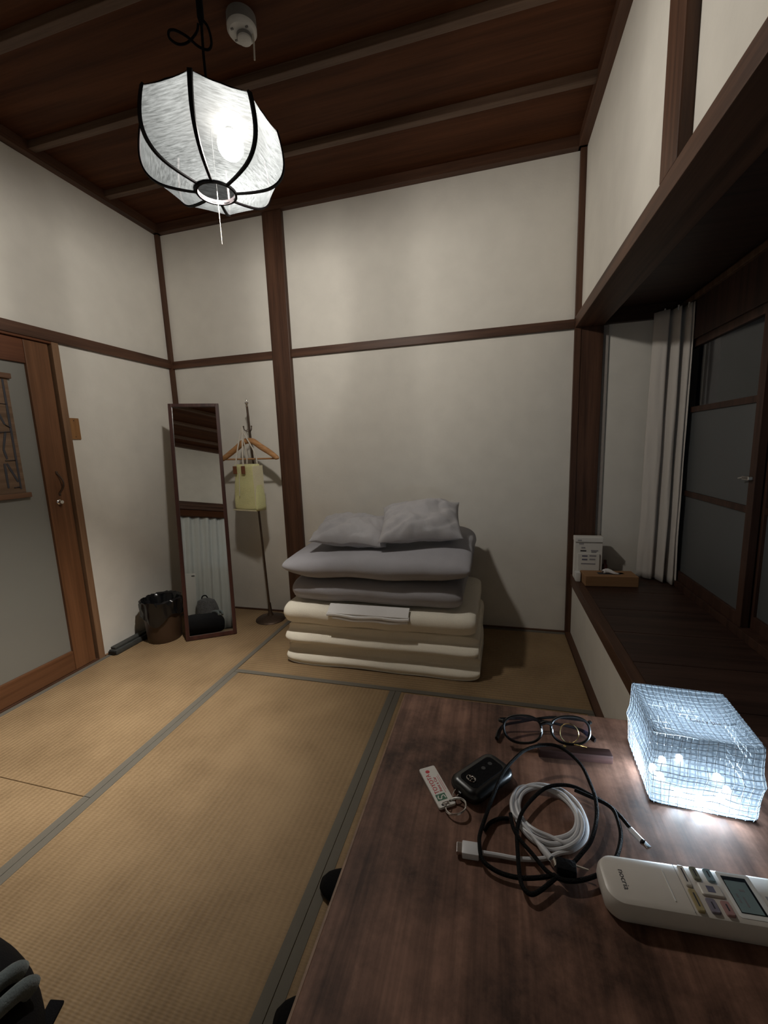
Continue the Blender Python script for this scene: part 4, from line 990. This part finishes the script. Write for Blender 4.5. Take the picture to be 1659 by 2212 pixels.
slipper(1.890, -1.712, pi, 'black slipper whose toe shows past the desk edge, the farther one')
slipper(1.903, -1.968, pi + .10, 'black slipper under the desk edge at the bottom of the picture, nearer one')

bg = thing('black_duffel', 'black cloth bag with pale grey padded straps on the floor, bottom left corner', 'bag', (1.165, -2.245, 0))
rings = []
for i in range(25):
    v = -cos(pi * i / 24); x = 1.165 + .262 * v; g = math.sqrt(max(.0004, 1 - abs(v) ** 3))
    rg = []
    for k in range(32):
        a = 2 * pi * k / 32; c, s_ = cos(a), sin(a)
        y_ = -2.245 + .178 * g * math.copysign(abs(c) ** .7, c); z = .098 + .112 * (g if s_ > 0 else .6 + .4 * g) * math.copysign(abs(s_) ** .8, s_)
        nn = .010 * noise.noise(Vector((x * 7, y_ * 7, z * 7)))
        rg.append(Vector((x, y_ + nn, max(.002, z + nn))))
    rings.append(rg)
MB().loft(rings).build('body', 'blackmatte', bg, 'all')
MB().box(-.014, .014, -.075, .012, 0, .010, .003).xf(Matrix.Translation((1.352, -2.096, .055)) @ Matrix.Rotation(radians(20), 4, 'Z') @ Matrix.Rotation(radians(15), 4, 'Y')).build('strap_tab', 'blackmatte', bg, True)
for xx, yy_ in ((1.368, -2.140), (1.322, -2.128)):
    MB().tube(spline([(xx, yy_ + .012, .165), (xx + .004, yy_ - .005, .192), (xx + .006, yy_ - .06, .209), (xx + .004, yy_ - .14, .212)], 5), [.010] + [.017] * 14 + [.010], 12, flat=.6).build('padded_strap', 'teal', bg, True)

# ================================================================== FAR END OF THE ROOM (seen in the mirror)
cf = thing('long_curtain', 'full width white curtain across the end wall behind the camera', 'curtain', (1.3, -3.6, .0))
P = []
for i in range(90):
    t = i / 89; P.append((.12 + 2.42 * t, YF - .075 + .022 * sin(i * 1.35) + .008 * sin(i * .5), 0))
o = drape(P, .012, 1.685, 8, 0, 5).build('cloth', 'curtain2', cf, 'all'); sm = o.modifiers.new('thickness', 'SOLIDIFY'); sm.thickness = .0015
struct('lintel_shade_strip', MB().box(.10, 2.55, YF - .16, YF - .006, 1.60, 1.692), 'ceilX')  # dark strip put in for the shade under the lintel
ht = thing('panel_heater', 'white panel heater standing before the curtain behind the camera', 'heater', (1.46, -3.40, 0))
MB().box(1.27, 1.645, -3.455, -3.385, .035, .78, .012).build('panel', 'whitepl', ht, True)
MB().box(1.59, 1.63, -3.386, -3.380, .735, .750, .002).build('control', 'ink', ht)
for x in (1.32, 1.58): MB().box(x, x + .035, -3.50, -3.34, .002, .036, .006).build('foot', 'whitepl', ht)
bp = thing('grey_backpack', 'grey backpack standing on the floor by the panel heater', 'backpack', (1.78, -3.30, 0))
rings = []
for i in range(17):
    t = i / 16; z = .004 + .43 * t; k = (1 - max(0, t - .55) ** 2 * 3.0) ** .5 if t < 1 else .3; k = max(.28, k)
    rings.append([Vector((1.725 + .060 * (1 - t) + .140 * k * math.copysign(abs(cos(a)) ** .75, cos(a)), -3.30 + .085 * k * math.copysign(abs(sin(a)) ** .75, sin(a)), z)) for a in [2 * pi * j / 28 for j in range(28)]])
MB().loft(rings).build('body', 'backpack', bp, 'all')
MB().tube(spline([(1.67, -3.30, .415), (1.685, -3.30, .46), (1.73, -3.30, .465), (1.76, -3.30, .415)], 6), .008, 8).build('grab_handle', 'blackmatte', bp, True)
MB().box(1.68, 1.85, -3.226, -3.203, .06, .20, .008).build('front_pocket', 'backpack', bp, True)
